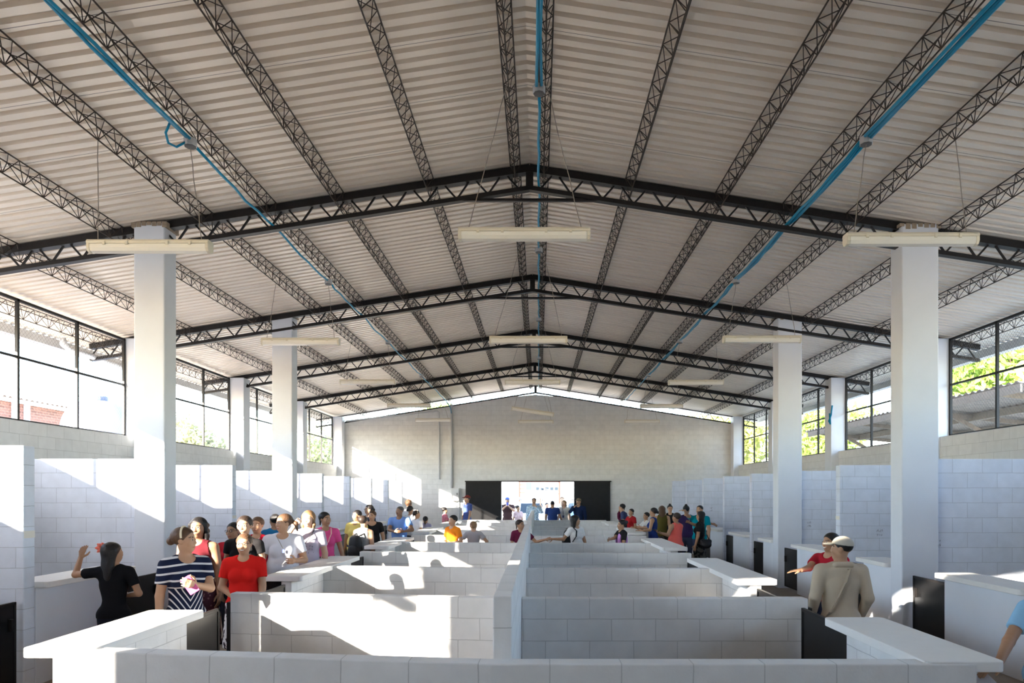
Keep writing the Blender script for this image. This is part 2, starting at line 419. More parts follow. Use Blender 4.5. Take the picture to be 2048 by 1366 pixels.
# ------------------------------------------------------------------ lattice purlins (three rods and lacing)
POFF = [0.19, 1.35, 2.55, 3.45, 4.3, 5.5, 6.9, 8.45]
for s, nm in ((-1, 'left'), (1, 'right')):
    for i, of in enumerate(POFF):
        x = RX + s*of; zt = zroof(x) - 0.012; d = 0.19; hw = 0.065
        y0, y1 = Y_REAR-.5, Y_FAR+.5
        lab = f'dark lattice purlin on the {nm} roof slope, {ORD[i]} out from the ridge'
        if i == 7: lab = f'dark lattice purlin outside the {nm} windows under the eave'
        root = empty('lattice_purlin', (x, y0, zt), lab, 'purlin', 'lattice purlins')
        inv = Matrix.Translation(-root.location)
        sl_ = 0.157*hw
        b = MB(); r = 0.0080
        A = (x-hw, zt - (sl_ if s < 0 else -sl_)); Bp = (x+hw, zt - (-sl_ if s < 0 else sl_)); Cp = (x, zt-d)
        for q in (A, Bp, Cp): b.tube([(q[0], y0, q[1]), (q[0], y1, q[1])], r, 6)
        b.build('chord_rods', M_ROD, root).matrix_parent_inverse = inv
        b = MB(); p = 0.30; k = 0; y = y0
        while y < y1-p:
            for u, v_ in ((A, Cp), (Bp, Cp), (A, Bp)):
                b.tube([(u[0], y, u[1]), (v_[0], y+p/2, v_[1])], 0.0046, 4, False)
                b.tube([(v_[0], y+p/2, v_[1]), (u[0], y+p, u[1])], 0.0046, 4, False)
            y += p
        b.build('lacing', M_ROD, root).matrix_parent_inverse = inv

# ------------------------------------------------------------------ blue conduits and junction boxes
BOXY = [7.0, 11.6, 16.2, 20.8]
CX = [(-3.57, 'left', 0.27), (0.005, 'middle', 0.25), (3.36, 'right', 0.245)]
for ci, (x, nm, dz) in enumerate(CX):
    z = zroof(x) - dz
    stops = [Y_REAR+.2] + BOXY + [26.6]
    for k, (ya, yb) in enumerate(zip(stops[:-1], stops[1:])):
        nt_ = [(2, 1, 1, 1, 1), (2, 1, 1, 1, 1), (3, 3, 2, 2, 1)][ci][k]
        b = MB(); rnd = random.Random(ci*10+k)
        for j in range(nt_):
            pts = []
            for q in range(15):
                t_ = q/14; y = ya+.06+(yb-ya-.12)*t_
                pts.append((x + (j-(nt_-1)/2)*0.032 + rnd.uniform(-.010, .010), y, z + rnd.uniform(-.012, .012) - 0.03*math.sin(math.pi*((t_*2.0) % 1))))
            b.tube(pts, 0.0155, 8)
        if ci == 0 and k == 0:
            b.tube([(x-.02, yb-.35, z), (x-.09, yb-.30, z-.07), (x-.12, yb-.2, z-.12), (x-.09, yb-.1, z-.11), (x-.03, yb-.04, z-.03)], 0.012, 8)
        place = ['nearest the camera', 'reaching to the second junction box', 'between the second and third boxes', 'between the third and fourth boxes', 'running to the far wall'][k]
        o = b.build('electrical_conduit', M_CONDUIT, smooth=True)
        tag(o, f'bright blue conduit under the {nm} purlin line, stretch {place}', 'conduit', 'blue conduits')
    for k, y in enumerate(BOXY):
        root = empty('junction_box', (x, y, z), f'grey octagonal junction box on the {nm} blue conduit, {ORD[k]} from the camera', 'junction box', 'junction boxes')
        b = MB().lathe([(.055, -.055), (.065, -.05), (.065, .02), (.055, .025)], 8); b.build('box', M_GALV, root)
        MB().lathe([(.03, -.062), (.058, -.06), (.058, -.054), (.03, -.05)], 8).build('cover', mat('dark_cover', (.12, .12, .12)), root)

# ------------------------------------------------------------------ hanging fluorescent lights
def fixture(x, y, z, L, lab, rz=0, tilt=0, cx=None):
    root = empty('fluorescent_light', (x, y, z), lab, 'light fixture', 'hanging fluorescent lights', rz)
    h = L/2
    prof = [(-.060, .0), (-.063, .022), (-.05, .042), (.05, .042), (.063, .022), (.060, .0)]
    def sweep(pr, x0, x1, name, m):
        b = MB(); n_ = len(pr)
        vs = [(x0, p_[0], p_[1]) for p_ in pr] + [(x1, p_[0], p_[1]) for p_ in pr]
        b.add(vs, [tuple(range(n_)), tuple(range(n_, 2*n_))[::-1]] + [(i, n_+i, n_+(i+1) % n_, (i+1) % n_) for i in range(n_)])
        o = b.build(name, m, root, bevel=.006); o.rotation_euler = (0, tilt, 0); return o
    sweep(prof, -h, h, 'housing', M_LAMP)
    lens = [(.056, .0), (.056, -.04), (.040, -.070), (0, -.082), (-.040, -.070), (-.056, -.04), (-.056, .0)]
    sweep(lens, -h+.03, h-.03, 'diffuser', M_LENS)
    for s in (-1, 1):
        a = s*h; sweep([(.058, .002), (.058, -.04), (.041, -.072), (0, -.085), (-.041, -.072), (-.058, -.04), (-.058, .002)], min(a, a-s*.032), max(a, a-s*.032), 'end_cap', M_LAMP)
        for q in (0.33, 0.7):
            b = MB().box(s*h*q-.012, s*h*q+.012, -.070, -.056, -.014, .022); o = b.build('clip', M_LAMP, root); o.rotation_euler = (0, tilt, 0)
    for s in (-1, 1):
        wx = x + s*h*0.86; topx, dy, zt = cx[0 if s < 0 else 1]
        b = MB(); rnd = random.Random(int(x*100)+int(y*10)+s)
        pts = []
        for q in range(7):
            t_ = q/6
            pts.append((s*h*.86 + (topx-wx)*t_ + rnd.uniform(-.008, .008), rnd.uniform(-.006, .006) + dy*t_, .04 + (zt-z-.04)*t_ - (s*h*.86*math.sin(tilt))*(1-t_)))
        b.tube(pts, 0.0045, 5); b.build('hanging_cord', M_WIRE, root)
LIGHTS_Y = [6.75, 11.4, 16.0, 20.7, 25.2]
LX = [[-3.84, -.14, 3.68], [-3.97, -.17, 3.73], [-4.0, -.14, 3.69], [-3.93, -.17, 3.73], [-3.89, -.1, 3.82]]
LZ = [[2.46, 2.58, 2.53], [2.56, 2.59, 2.60], [2.64, 2.64, 2.63], [2.70, 2.52, 2.68], [2.75, 2.69, 2.70]]
for k, y in enumerate(LIGHTS_Y):
    for j, nm in enumerate(('left', 'middle', 'right')):
        lab = f'cream hanging tube light of the {nm} line, {ORD[k]} from the camera'
        ti, rz = 0, 0
        if k == 3 and j == 1: ti = 0.15; lab = 'cream hanging tube light tilted down at its right end, fourth of the middle line'
        cords = [[(RX-4.3, .1, zroof(4.3)-.19), (-3.57, BOXY[min(k, 3)]-y if k < 4 else .1, zroof(3.57)-.31)], [(RX-.19, .15, zroof(.3)-.2), (RX+.19, .15, zroof(.1)-.2)], [(3.36, BOXY[min(k, 3)]-y if k < 4 else .1, zroof(3.36)-.28), (RX+4.3, .1, zroof(4.2)-.19)]][j]
        fixture(LX[k][j], y, E+LZ[k][j], 1.30 if (k, j) != (0, 0) else 1.20, lab, rz, ti, cords)

# ------------------------------------------------------------------ far wall: electrical board and pipes
root = empty('fuse_box', (-3.36, Y_FAR, E), 'grey metal electrical panel on the far wall left of the doors', 'electrical panel')
inv = Matrix.Translation(-root.location)
MB().box(-3.52, -3.2, Y_FAR-.2, Y_FAR, E-.28, E+.24).build('cabinet', mat('panel_grey', (.62,.62,.6), .4), root, bevel=.01).matrix_parent_inverse = inv
MB().box(-3.50, -3.22, Y_FAR-.215, Y_FAR-.2, E-.26, E+.22).build('cabinet_door', mat('panel_door_grey', (.68,.68,.66), .35), root, bevel=.006).matrix_parent_inverse = inv
MB().box(-3.29, -3.27, Y_FAR-.235, Y_FAR-.215, E-.04, E+.04).build('latch', M_STEEL, root).matrix_parent_inverse = inv
o = MB().box(-3.42, -3.27, Y_FAR-.08, Y_FAR, E-.48, E-.36).build('outlet_box', mat('outlet_grey', (.45,.46,.48), .4), bevel=.01)
tag(o, 'small grey outlet box on the far wall under the electrical panel', 'outlet box')
zt = E + 3.25
o = MB().tube([(-7.8, Y_FAR-.06, E+2.95), (-4.1, Y_FAR-.06, E+3.36), (-4.03, Y_FAR-.05, E+3.3), (-4.02, Y_FAR-.05, E+.6)], .03, 8).build('drain_pipe', M_PVC, smooth=False)
tag(o, 'pale grey pipe crossing the top of the far wall and dropping down it', 'pipe')
o = MB().tube([(-3.52, Y_FAR-.06, gable_top(-3.5)+.1), (-3.52, Y_FAR-.06, E+.24)], .05, 10).build('conduit_riser', M_PVC, smooth=True)
tag(o, 'thick grey riser pipe from the roof to the electrical panel', 'pipe')
o = MB().tube([(-3.22, Y_FAR-.04, E-.28), (-3.22, Y_FAR-.04, 0.02)], .022, 8).build('conduit_riser', M_PVC, smooth=True)
tag(o, 'thin grey pipe from the electrical panel down to the floor', 'pipe')

z_ = zroof(3.57) - .27
o = MB().tube([(-3.57, 26.55, z_), (-3.57, 27.2, z_-.02), (-3.55, 27.5, z_-.12), (-3.52, 27.62, z_-.35)], .014, 8).build('electrical_conduit', M_CONDUIT, smooth=True)
tag(o, 'blue conduit bending down to the grey riser at the far wall', 'conduit', 'blue conduits')
o = MB().tube([(7.79, 18.1, E+2.35), (7.77, 18.12, E+2.1), (7.78, 18.3, E+1.95), (7.76, 18.15, E+1.85), (7.78, 18.25, E+2.15)], .02, 8).build('conduit_offcut', M_CONDUIT, smooth=True)
tag(o, 'short loop of blue conduit hanging on a right wall pilaster', 'conduit')
# ================================================================== MIDDLE BLOCK OF STALLS
WT = E - 0.95                     # top of the low walls
M_LOW = block_mat('low_wall_blocks', 'X', 0.03, (0.76, 0.755, 0.745), 0.13)
M_SPINE = block_mat('spine_wall_blocks', 'Y', 0.07, (0.79, 0.78, 0.765), 0.0)
YB = [3.94, 6.33, 8.80, 11.05, 13.30, 15.60, 17.90, 20.20, 22.50, 24.80]     # rear faces of the cross walls
TH = 0.13; SK = 0.33                       # left ends stand further back
XL, XR = -2.95, 2.45
SPX0, SPX1 = -0.265, -0.155
o = MB().box(SPX0, SPX1, 3.96, 13.32, 0, E-0.593).build('spine_wall', M_SPINE, bevel=.008)
tag(o, 'long white block spine wall down the middle of the stalls, near stretch', 'wall')
o = MB().box(SPX0, SPX1, 15.45, 24.95, 0, E-0.593).build('spine_wall', M_SPINE, bevel=.008)
tag(o, 'white block spine wall between the far stalls, beyond the gap with the handshake', 'wall')
# front wall, one piece across both sides
o = MB().prism([(XL, YB[0]-TH+SK), (SPX0, YB[0]-TH), (XR, YB[0]-TH), (XR, YB[0]), (SPX0, YB[0]), (XL, YB[0]+SK)], 0, WT).build('low_block_wall', M_LOW, bevel=.008)
tag(o, 'low white block wall across the front of the middle stalls, nearest the camera', 'wall', 'low cross walls')
for k in range(1, 10):
    y = YB[k]
    where = 'at the far end by the doorway' if k == 9 else f'{ORD[k-1]} behind the front wall'
    o = MB().prism([(XL, y-TH+SK), (SPX0-.002, y-TH), (SPX0-.002, y), (XL, y+SK)], 0, WT).build('low_block_wall', M_LOW, bevel=.008)
    tag(o, f'low white cross wall left of the spine wall, {where}', 'wall', 'low cross walls')
    o = MB().prism([(SPX1+.002, y-TH), (XR, y-TH), (XR, y), (SPX1+.002, y)], 0, WT).build('low_block_wall', M_LOW, bevel=.008)
    tag(o, f'low grey white cross wall right of the spine wall, {where}', 'wall', 'low cross walls')

def gate(pivot, ang, L, label, z0=0.06, z1=None, flip=1):
    """black sheet gate: leaf runs from the pivot along local +Y"""
    z1 = z1 or E-1.04
    root = empty('stall_gate', pivot, label, 'gate', 'black stall gates', ang)
    MB().box(-.008, .008, 0.02, L-.01, z0, z1).build('panel', M_GATE, root)
    b = MB(); t = .028
    for ya in (0.0, L-t): b.box(-.016, .016, ya, ya+t, z0-.01, z1+.012)
    for za in (z0-.01, z1-t+.012): b.box(-.016, .016, 0, L, za, za+t)
    b.build('frame', M_STEEL, root, bevel=.003)
    b = MB()
    for zz in (z0+.15, z1-.2): b.tube([(0, -.008, zz), (0, -.008, zz+.09)], .014, 8)
    b.build('hinge', M_STEEL, root)
    MB().box(.012*flip, .045*flip, L-.10, L-.07, z1-.26, z1-.14).build('latch', M_STEEL, root)
    return root

def counter(x0, x1, y0, y1, zt, label, r=.045):
    """concrete counter slab with eased corners"""
    poly = []
    for (cx, cy, a0) in ((x1-r, y0+r, -90), (x1-r, y1-r, 0), (x0+r, y1-r, 90), (x0+r, y0+r, 180)):
        for q in range(5):
            a = math.radians(a0 + 90*q/4); poly.append((cx+r*math.cos(a), cy+r*math.sin(a)))
    o = MB().prism(poly, zt-.06, zt).build('counter_slab', M_SLAB, bevel=.006)
    return tag(o, label, 'counter', 'concrete counter slabs')

M_BASE = block_mat('counter_base_blocks', 'Y', 0.03, (0.78, 0.775, 0.765), 0.2)
HL = 1.28
for s, nm in ((-1, 'left'), (1, 'right')):
    sk = SK if s < 0 else 0.0
    fx0, fx1 = (XL, XL+.12) if s < 0 else (XR-.12, XR)          # base wall under the counter
    sx0, sx1 = (-3.15, -2.70) if s < 0 else (2.17, 2.62)
    for k in (0, 2, 4, 6, 8):
        yc = YB[k] - TH/2 + sk
        ya, yb = (yc-HL, yc+HL) if k else (yc-.06, yc+HL+.05)
        wl = 'over the front wall nearest the camera' if k == 0 else f'over the {ORD[k-1]} cross wall'
        counter(sx0, sx1, ya, yb, WT+.012, f'white counter slab along the {nm} aisle edge of the middle stalls, {wl}')
        segs = [(yc+TH/2+.015, yb-.04)] + ([(ya+.04, yc-TH/2-.015)] if k else [])
        for j, (p, q) in enumerate(segs):
            o = MB().box(fx0, fx1, p, q, 0, WT-.05).build('counter_base', M_BASE, bevel=.006)
            tag(o, f'block base under the {nm} middle counter at the {"front" if k == 0 else ORD[k-1]+" cross"} wall, {"far" if j == 0 else "near"} half', 'counter base', 'counter bases of the middle stalls')
    # gates each side of the odd cross walls
    xg = XL+.06 if s < 0 else XR-.06
    for k in (1, 3, 5, 7, 9):
        yw = YB[k] - TH/2 + sk
        sl0 = YB[k-1] - TH/2 + sk + HL + .03
        L1 = yw - TH/2 - .03 - sl0
        if k == 1 and s < 0:
            gate((xg, sl0, 0), 0, 0.64, 'black gate left of the nearest left stall, standing short of its wall end', flip=-1)
        else:
            gate((xg, sl0, 0), 0, L1, f'black stall gate of the {nm} middle row, just before the {ORD[k-1]} cross wall', flip=-1 if s < 0 else 1)
        if k < 9:
            sn = YB[k+1] - TH/2 + sk - HL - .03
            L2 = sn - (yw + TH/2 + .03)
            gate((xg, sn, 0), math.pi, L2, f'black stall gate of the {nm} middle row, just past the {ORD[k-1]} cross wall', flip=1 if s < 0 else -1)
        o = MB().box(xg-.02 + s*.085, xg+.02 + s*.085, yw-.045, yw+.045, 0.05, WT-.09).build('gate_post', M_STEEL, bevel=.003)
        tag(o, f'black steel gate post on the {nm} end of the {ORD[k-1]} cross wall', 'post', 'gate posts')

# ================================================================== SIDE STALLS
PT = E + 0.47
M_PART = block_mat('partition_blocks', 'X', 0.012, (0.72, 0.765, 0.86), 0.05)
PY = [4.30, 6.60, 9.14, 11.10, 13.84, 15.70, 18.00, 20.30, 22.60, 24.90]
M_TAPE = mat('paper_tape', (.80, .77, .70), .7)
M_INK = mat('pencil_mark', (.16, .17, .22), .8)
for s, nm in ((-1, 'left'), (1, 'right')):
    xi = -4.98 if s < 0 else 4.90
    xo = -8.06 if s < 0 else 8.00
    top = PT
    zc = E - 0.90 if s < 0 else E - 0.98
    for k, y in enumerate(PY):
        xa, xb = sorted((xi if k not in (2, 4) else (-5.385 if s < 0 else 5.325), xo))
        # columns interrupt the two partitions they stand behind only in view
        o = MB().box(xa, xb, y, y+.15, 0, top).build('partition_wall', M_PART, bevel=.010)
        where = 'beside the camera' if k == 0 else f'{ORD[k-1]} along the aisle'
        tag(o, f'tall white block partition between the {nm} side stalls, {where}', 'partition', f'{nm} partitions')
        if k == len(PY)-1: continue
        y2 = PY[k+1] - (.09 if k+1 in (2, 4) else 0)
        col_in = [c_ for c_ in COLS if y < c_ < y2]
        y0 = y + .15
        if (k == 2 or k == 4): y0 = y + .15
        g = 0.78
        cs = max([y0+.01] + [c_+.34 for c_ in COLS if abs(c_-y) < .35])   # start after a column
        yend = y2 - .02 - g
        sx = sorted((xi + s*0.34, xi - s*0.13))
        lab = f'{ORD[k]} stall' if k else 'stall beside the camera'
        counter(sx[0], sx[1], cs, yend, zc+.03, f'white counter slab of the {nm} side row, {lab}')
        bx = sorted((xi, xi + s*.12))
        o = MB().box(bx[0], bx[1], cs, yend-.01, 0, zc-.031).build('counter_base', M_PLASTER, bevel=.006)
        tag(o, f'smooth white front wall under the {nm} side counter, {lab}', 'counter base', 'side counter fronts')
        gate((xi + s*.06, yend + .01, 0), 0, g-.02, f'black gate of the {nm} side row, {lab}', z1=E-1.05 if s < 0 else E-1.09, flip=1 if s < 0 else -1)
# paper strips stuck on the partition ends
for (s, k, z, h) in ((-1, 1, E-.43, .07), (-1, 3, E-.40, .05), (1, 3, E-.42, .06), (1, 5, E-.40, .05)):
    xi = -4.98 if s < 0 else 4.90; y = PY[k]
    o = MB().box(xi-s*.003, xi+s*.0, y+.005, y+.145, z, z+h).build('paper_label', M_TAPE)
    tag(o, f'faded paper strip on the aisle end of the {"left" if s < 0 else "right"} partition, {ORD[k-1]} along', 'paper label', 'paper strips on the partitions')
# pencilled stall numbers on the right partitions: short illegible scrawls
def scrawl(x, y, z, w_, lines, seed, label):
    rnd = random.Random(seed); b = MB()
    for L in range(lines):
        n_ = 5; zz = z - L*.07
        for q in range(n_):
            xx = x + w_*q/n_
            pts = [(xx + rnd.uniform(0, w_/n_*.7), y-.002, zz + rnd.uniform(-.02, .025)) for _ in range(4)]
            b.tube(pts, .0022, 4)
    tag(b.build('pencil_mark', M_INK), label, 'marking', 'pencil marks on the walls')
scrawl(5.28, PY[2], E-.62, .11, 2, 1, 'pencilled scrawl on the near right partition beside the big column')
scrawl(5.50, PY[3], E-.60, .10, 2, 2, 'pencilled scrawl on the right partition behind the man in the cap')
scrawl(5.45, PY[4], E-.58, .08, 2, 3, 'pencilled scrawl on the right partition between the two columns')
scrawl(5.10, PY[6], E-.40, .20, 1, 4, 'long pencilled scrawl on the right partition past the second column')
scrawl(5.10, PY[7], E-.42, .09, 2, 5, 'pencilled scrawl on the far right partition beside the teal shirt man')
# ================================================================== OUTSIDE
M_DIRT = mat('pale_ground', (0.52, 0.47, 0.40), 0.9, 0, 0.25, 0.6, 0.1)
struct(MB().box(-70, 70, -60, 110, -0.5, -0.12).build('ground', M_DIRT))
M_RUST = mat('rusty_sheet', (0.30, 0.25, 0.21), 0.7, 0.2, 0.35, 5)
M_WOOD = mat('grey_timber', (0.22, 0.18, 0.14), 0.8, 0, 0.3, 12)
M_BRICK = block_mat('red_brick', 'Y', 0, (0.33, 0.15, 0.10), 0, .24, .075, .012, 1.5, .25)
M_BARK = mat('bark', (.16, .11, .08), .9, 0, .3, 12)

# eave gutters
for s, nm in ((-1, 'left'), (1, 'right')):
    x = -9.32 if s < 0 else 9.17
    z = zroof(x)
    o = MB().prism_y([(x-.09, z-.18), (x+.09, z-.18), (x+.09, z-.02), (x+.08, z-.02), (x+.08, z-.17), (x-.08, z-.17), (x-.08, z-.02), (x-.09, z-.02)], Y_REAR-.5, Y_FAR+.5).build('eave_gutter', M_GALV)
    tag(o, f'galvanised box gutter along the {nm} eave outside the windows', 'gutter')
o = MB().tube([(-9.0, 12.9, 4.86), (-9.0, 12.92, 4.74), (-8.98, 13.05, 4.68), (-8.95, 15.4, 4.62)], .06, 10).build('drain_pipe', M_PVC, smooth=True)
tag(o, 'grey drain pipe with an elbow hanging under the left eave gutter', 'pipe')

# brick outbuilding and water tank on the left
root = empty('brick_shed', (-15, 17, 0), 'red brick shed with a corrugated roof outside the left windows', 'shed')
inv = Matrix.Translation(-root.location)
MB().box(-15.2, -14.6, 8, 22.0, -.2, 4.45).build('wall', M_BRICK, root).matrix_parent_inverse = inv
b = MB(); v = []; n_ = 0
y = 7.6
while y < 22.4:
    for (dy, dz) in ((0, 0), (.05, .04), (.1, .05), (.15, .01)):
        b.v += [(-14.3, y+dy, 4.5+dz), (-17.0, y+dy, 5.0+dz)]
    y += .2
nn = len(b.v)//2
b.f = [(2*i, 2*i+1, 2*i+3, 2*i+2) for i in range(nn-1)]
b.build('corrugated_roof', M_RUST, root).matrix_parent_inverse = inv
for yy in (18.9, 19.35):
    MB().box(-14.6, -14.5, yy, yy+.12, -.2, 4.45).build('white_post', M_PLASTER, root).matrix_parent_inverse = inv
root = empty('water_tank', (-12.0, 18.6, 0), 'round white water tank with a domed top outside the left windows', 'water tank')
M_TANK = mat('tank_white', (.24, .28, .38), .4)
MB().lathe([(.78, 2.9), (.86, 2.95), (.88, 3.0), (.88, 3.55), (.87, 3.7), (.82, 3.95), (.7, 4.2), (.5, 4.36), (.3, 4.42), (.22, 4.43)], 32).build('tank_body', M_TANK, root, smooth=True)
MB().lathe([(.24, 4.40), (.25, 4.44), (.25, 4.53), (.22, 4.56), (.05, 4.58)], 24).build('lid', mat('tank_lid', (.10, .11, .14), .4), root, smooth=False)
b = MB()
for sx_, sy_ in ((-1,-1),(1,-1),(1,1),(-1,1)): b.box(sx_*.75-.12, sx_*.75+.12, sy_*.75-.12, sy_*.75+.12, -.15, 2.75)
b.box(-.95, .95, -.95, .95, 2.75, 2.9)
b.build('concrete_stand', M_COLUMN, root)

# shed with a rusty roof outside the right windows
root = empty('open_shed', (11.8, 19.8, 0), 'open timber shed with a rusty corrugated roof outside the right windows', 'shed')
inv = Matrix.Translation(-root.location)
b = MB(); y = 14.2
while y < 25.5:
    for (dy, dz) in ((0, 0), (.06, .045), (.12, .05), (.18, .005)):
        b.v += [(10.0, y+dy, 4.22+dz), (14.6, y+dy, 3.72+dz)]
    y += .24
nn = len(b.v)//2; b.f = [(2*i+2, 2*i+3, 2*i+1, 2*i) for i in range(nn-1)]
b.build('corrugated_roof', M_RUST, root).matrix_parent_inverse = inv
MB().box(10.02, 10.07, 14.2, 25.4, 4.02, 4.20).build('fascia_board', M_WOOD, root).matrix_parent_inverse = inv
for xx in (11.6, 13.2, 14.4):
    zz = 4.22 - (xx-10)*.1087
    MB().box(xx-.06, xx+.06, 14.2, 25.4, zz-.2, zz-.02).build('roof_beam', M_WOOD, root).matrix_parent_inverse = inv
for yy in (15.0, 18.2, 21.4, 24.6):
    b = MB(); b.bar((10.1, yy, 4.1), (14.5, yy, 3.62), .07, .12); b.build('rafter', M_WOOD, root).matrix_parent_inverse = inv
    b = MB().box(13.1, 13.3, yy-.09, yy+.09, -.15, 3.75); b.build('post', M_WOOD, root).matrix_parent_inverse = inv
    b = MB(); b.bar((13.2, yy, 2.8), (10.9, yy, 4.05), .08, .1); b.build('brace', M_WOOD, root).matrix_parent_inverse = inv

# trees: trunk + crown of single leaves
def tree(x, y, h, rad, n, col, label, seed, leaf=0.13, base=0.35, squash=.8):
    root = empty('tree', (x, y, -.15), label, 'tree', 'trees outside')
    rs = np.random.RandomState(seed)
    b = MB()
    b.tube([(0, 0, 0), (.06*rad, .03, h*.3), (-.05*rad, .05, h*.55), (0, 0, h*.8)], [.05*h*.5, .04*h*.5, .03*h*.5, .01*h], 8)
    for q in range(7):
        a = q*2*math.pi/7 + rs.rand(); l = rad*(.5+.4*rs.rand()); z0 = h*(.3+.06*q)
        b.tube([(0, 0, z0), (l*.5*math.cos(a), l*.5*math.sin(a), z0+h*.12), (l*math.cos(a), l*math.sin(a), z0+h*.2)], [.012*h, .008*h, .003*h], 5)
    b.build('trunk', M_BARK, root, smooth=True)
    nb = 26
    c_ = rs.randn(nb, 3); c_ /= np.linalg.norm(c_, axis=1)[:, None]; c_ *= rad*(.35+.5*rs.rand(nb, 1)); c_[:, 2] *= squash
    c_[:, 2] += h*(base+1)/2
    idx = rs.randint(0, nb, n); p = rs.randn(n, 3); p /= np.linalg.norm(p, axis=1)[:, None]
    p = c_[idx] + p*rad*.42*(rs.rand(n, 1)**.4)
    d = rs.randn(n, 3); d /= np.linalg.norm(d, axis=1)[:, None]
    u = np.cross(d, rs.randn(n, 3)); u /= np.linalg.norm(u, axis=1)[:, None]
    L = leaf*(.7+.7*rs.rand(n, 1))
    V = np.stack([p-d*L, p+u*L*.38, p+d*L, p-u*L*.38], 1).reshape(-1, 3)
    me = bpy.data.meshes.new('foliage'); me.from_pydata(V.tolist(), [], np.arange(4*n).reshape(-1, 4).tolist())
    o = bpy.data.objects.new('foliage', me); COL.objects.link(o); o.parent = root; me.materials.append(leaf_mat('leaf_'+str(seed), col))
tree(18.2, 26.0, 10.4, 4.3, 12000, (.34, .44, .10), 'bright green tree above the near end of the rusty shed', 1, .2)
tree(22.5, 34.5, 11.5, 4.2, 10000, (.40, .46, .14), 'broad pale green tree behind the middle of the rusty shed', 2, .2)
tree(19.0, 46.0, 8.6, 3.4, 8000, (.34, .42, .10), 'yellow green tree past the far end of the rusty shed', 3, .2)
tree(11.6, 41.5, 7.8, 3.0, 8000, (.42, .44, .14), 'sunlit tree at the far right corner outside', 4, .18)
tree(-13.5, 27.0, 4.8, 2.0, 6000, (.38, .38, .20), 'small pale tree beyond the water tank on the left', 5)
tree(-12.0, 36.0, 5.8, 2.4, 6000, (.36, .40, .20), 'pale tree outside the far left windows', 6)
tree(-5.5, 36.5, 7.4, 2.2, 6000, (.26, .36, .10), 'green tree showing in the gap over the far wall', 7)

# street beyond the doorway
M_CARW = mat('car_white', (.80, .82, .85), .25, 0, 0, 1, 0, .5)
M_CARB = mat('car_silver_blue', (.14, .20, .27), .3, .3, 0, 1, 0, .5)
M_GLASS = mat('car_glass', (.02, .03, .04), .35, 0, 0, 1, 0, .2)
M_TYRE = mat('tyre', (.02, .02, .02), .8)
def car(x, y, rz, m, label, rack=False):
    root = empty('car', (x, y, -.12), label, 'car', None, rz)
    # rear at -Y; lofted sections along Y (half width, z bottom, z top)
    secs = [(-2.05, .78, .35, .80), (-1.98, .86, .25, .98), (-1.5, .89, .22, 1.03), (0, .90, .22, 1.02), (1.2, .88, .22, .98), (1.9, .82, .26, .85), (2.1, .70, .34, .66)]
    def loft(rows, name, mm, n=12):
        b = MB()
        for (yy, hw, za, zb) in rows:
            zc_, hz = (za+zb)/2, (zb-za)/2
            for k in range(n):
                a = 2*math.pi*k/n + math.pi/n; ca, sa = math.cos(a), math.sin(a)
                q = (abs(ca)**6+abs(sa)**6)**(-1/6)
                b.v.append((hw*ca*q, yy, zc_+hz*sa*q))
        for i in range(len(rows)-1):
            for k in range(n): b.f.append((i*n+k, i*n+(k+1) % n, (i+1)*n+(k+1) % n, (i+1)*n+k))
        b.f += [tuple(range(n))[::-1], tuple((len(rows)-1)*n+k for k in range(n))]
        return b.build(name, mm, root, smooth=True)
    loft(secs, 'body', m)
    loft([(-1.98, .72, .95, 1.08), (-1.62, .70, .95, 1.62), (-1.2, .70, .95, 1.66), (.1, .69, .95, 1.63), (.55, .68, .95, 1.52), (1.1, .70, .93, 1.02)], 'cabin', m)
    b = MB(); b.add([(-.60, -2.01, 1.06), (.60, -2.01, 1.06), (.54, -1.70, 1.54), (-.54, -1.70, 1.54)], [(0,1,2,3)]); b.add([(-.60, -1.98, 1.06), (.60, -1.98, 1.06), (.54, -1.67, 1.54), (-.54, -1.67, 1.54)], [(3,2,1,0)]); b.build('rear_window', M_GLASS, root)
    b = MB(); b.add([(.62, 1.11, 1.03), (-.62, 1.11, 1.03), (-.57, .62, 1.49), (.57, .62, 1.49)], [(0,1,2,3)]); b.build('windscreen', M_GLASS, root)
    for s in (-1, 1):
        b = MB().box(s*.74-.09, s*.74+.09, -2.04, -1.96, .72, .98); b.build('tail_lamp', mat('tail_red', (.55, .05, .03), .3), root, bevel=.02)
        b = MB().box(s*.64-.14, s*.64+.14, 1.98, 2.06, .58, .72); b.build('headlamp', mat('headlamp', (.8, .8, .8), .1), root, bevel=.02)
        for yy in (-1.3, 1.3):
            b = MB(); n_ = 20
            prof = [(.18, .0), (.30, .01), (.33, .05), (.33, .17), (.30, .21), (.18, .22)]
            for r, t_ in prof:
                for k in range(n_):
                    a = 2*math.pi*k/n_; b.v.append((s*(.92-.22+t_), yy+r*math.cos(a), .33+r*math.sin(a)))
            for i in range(len(prof)-1):
                for k in range(n_): b.f.append((i*n_+k, i*n_+(k+1) % n_, (i+1)*n_+(k+1) % n_, (i+1)*n_+k))
            b.f += [tuple(range(n_)), tuple(5*n_+k for k in range(n_))]
            b.build('wheel', M_TYRE, root)
        MB().box(s*.55-.02, s*.55+.02, -1.4, .4, 1.66, 1.72).build('roof_rail', M_STEEL, root)
    MB().box(-.26, .26, -2.07, -2.04, .62, .75).build('number_plate', mat('plate', (.75, .72, .6), .5), root)
    if rack:
        b = MB()
        for yy in (-1.2, .1): b.box(-.68, .68, yy-.03, yy+.03, 1.72, 1.76)
        for s in (-1, 1): b.tube([(s*.66, -1.3, 1.8), (s*.66, .3, 1.8)], .05, 8)
        b.build('roof_rack', mat('rack_grey', (.3, .3, .32), .4), root)
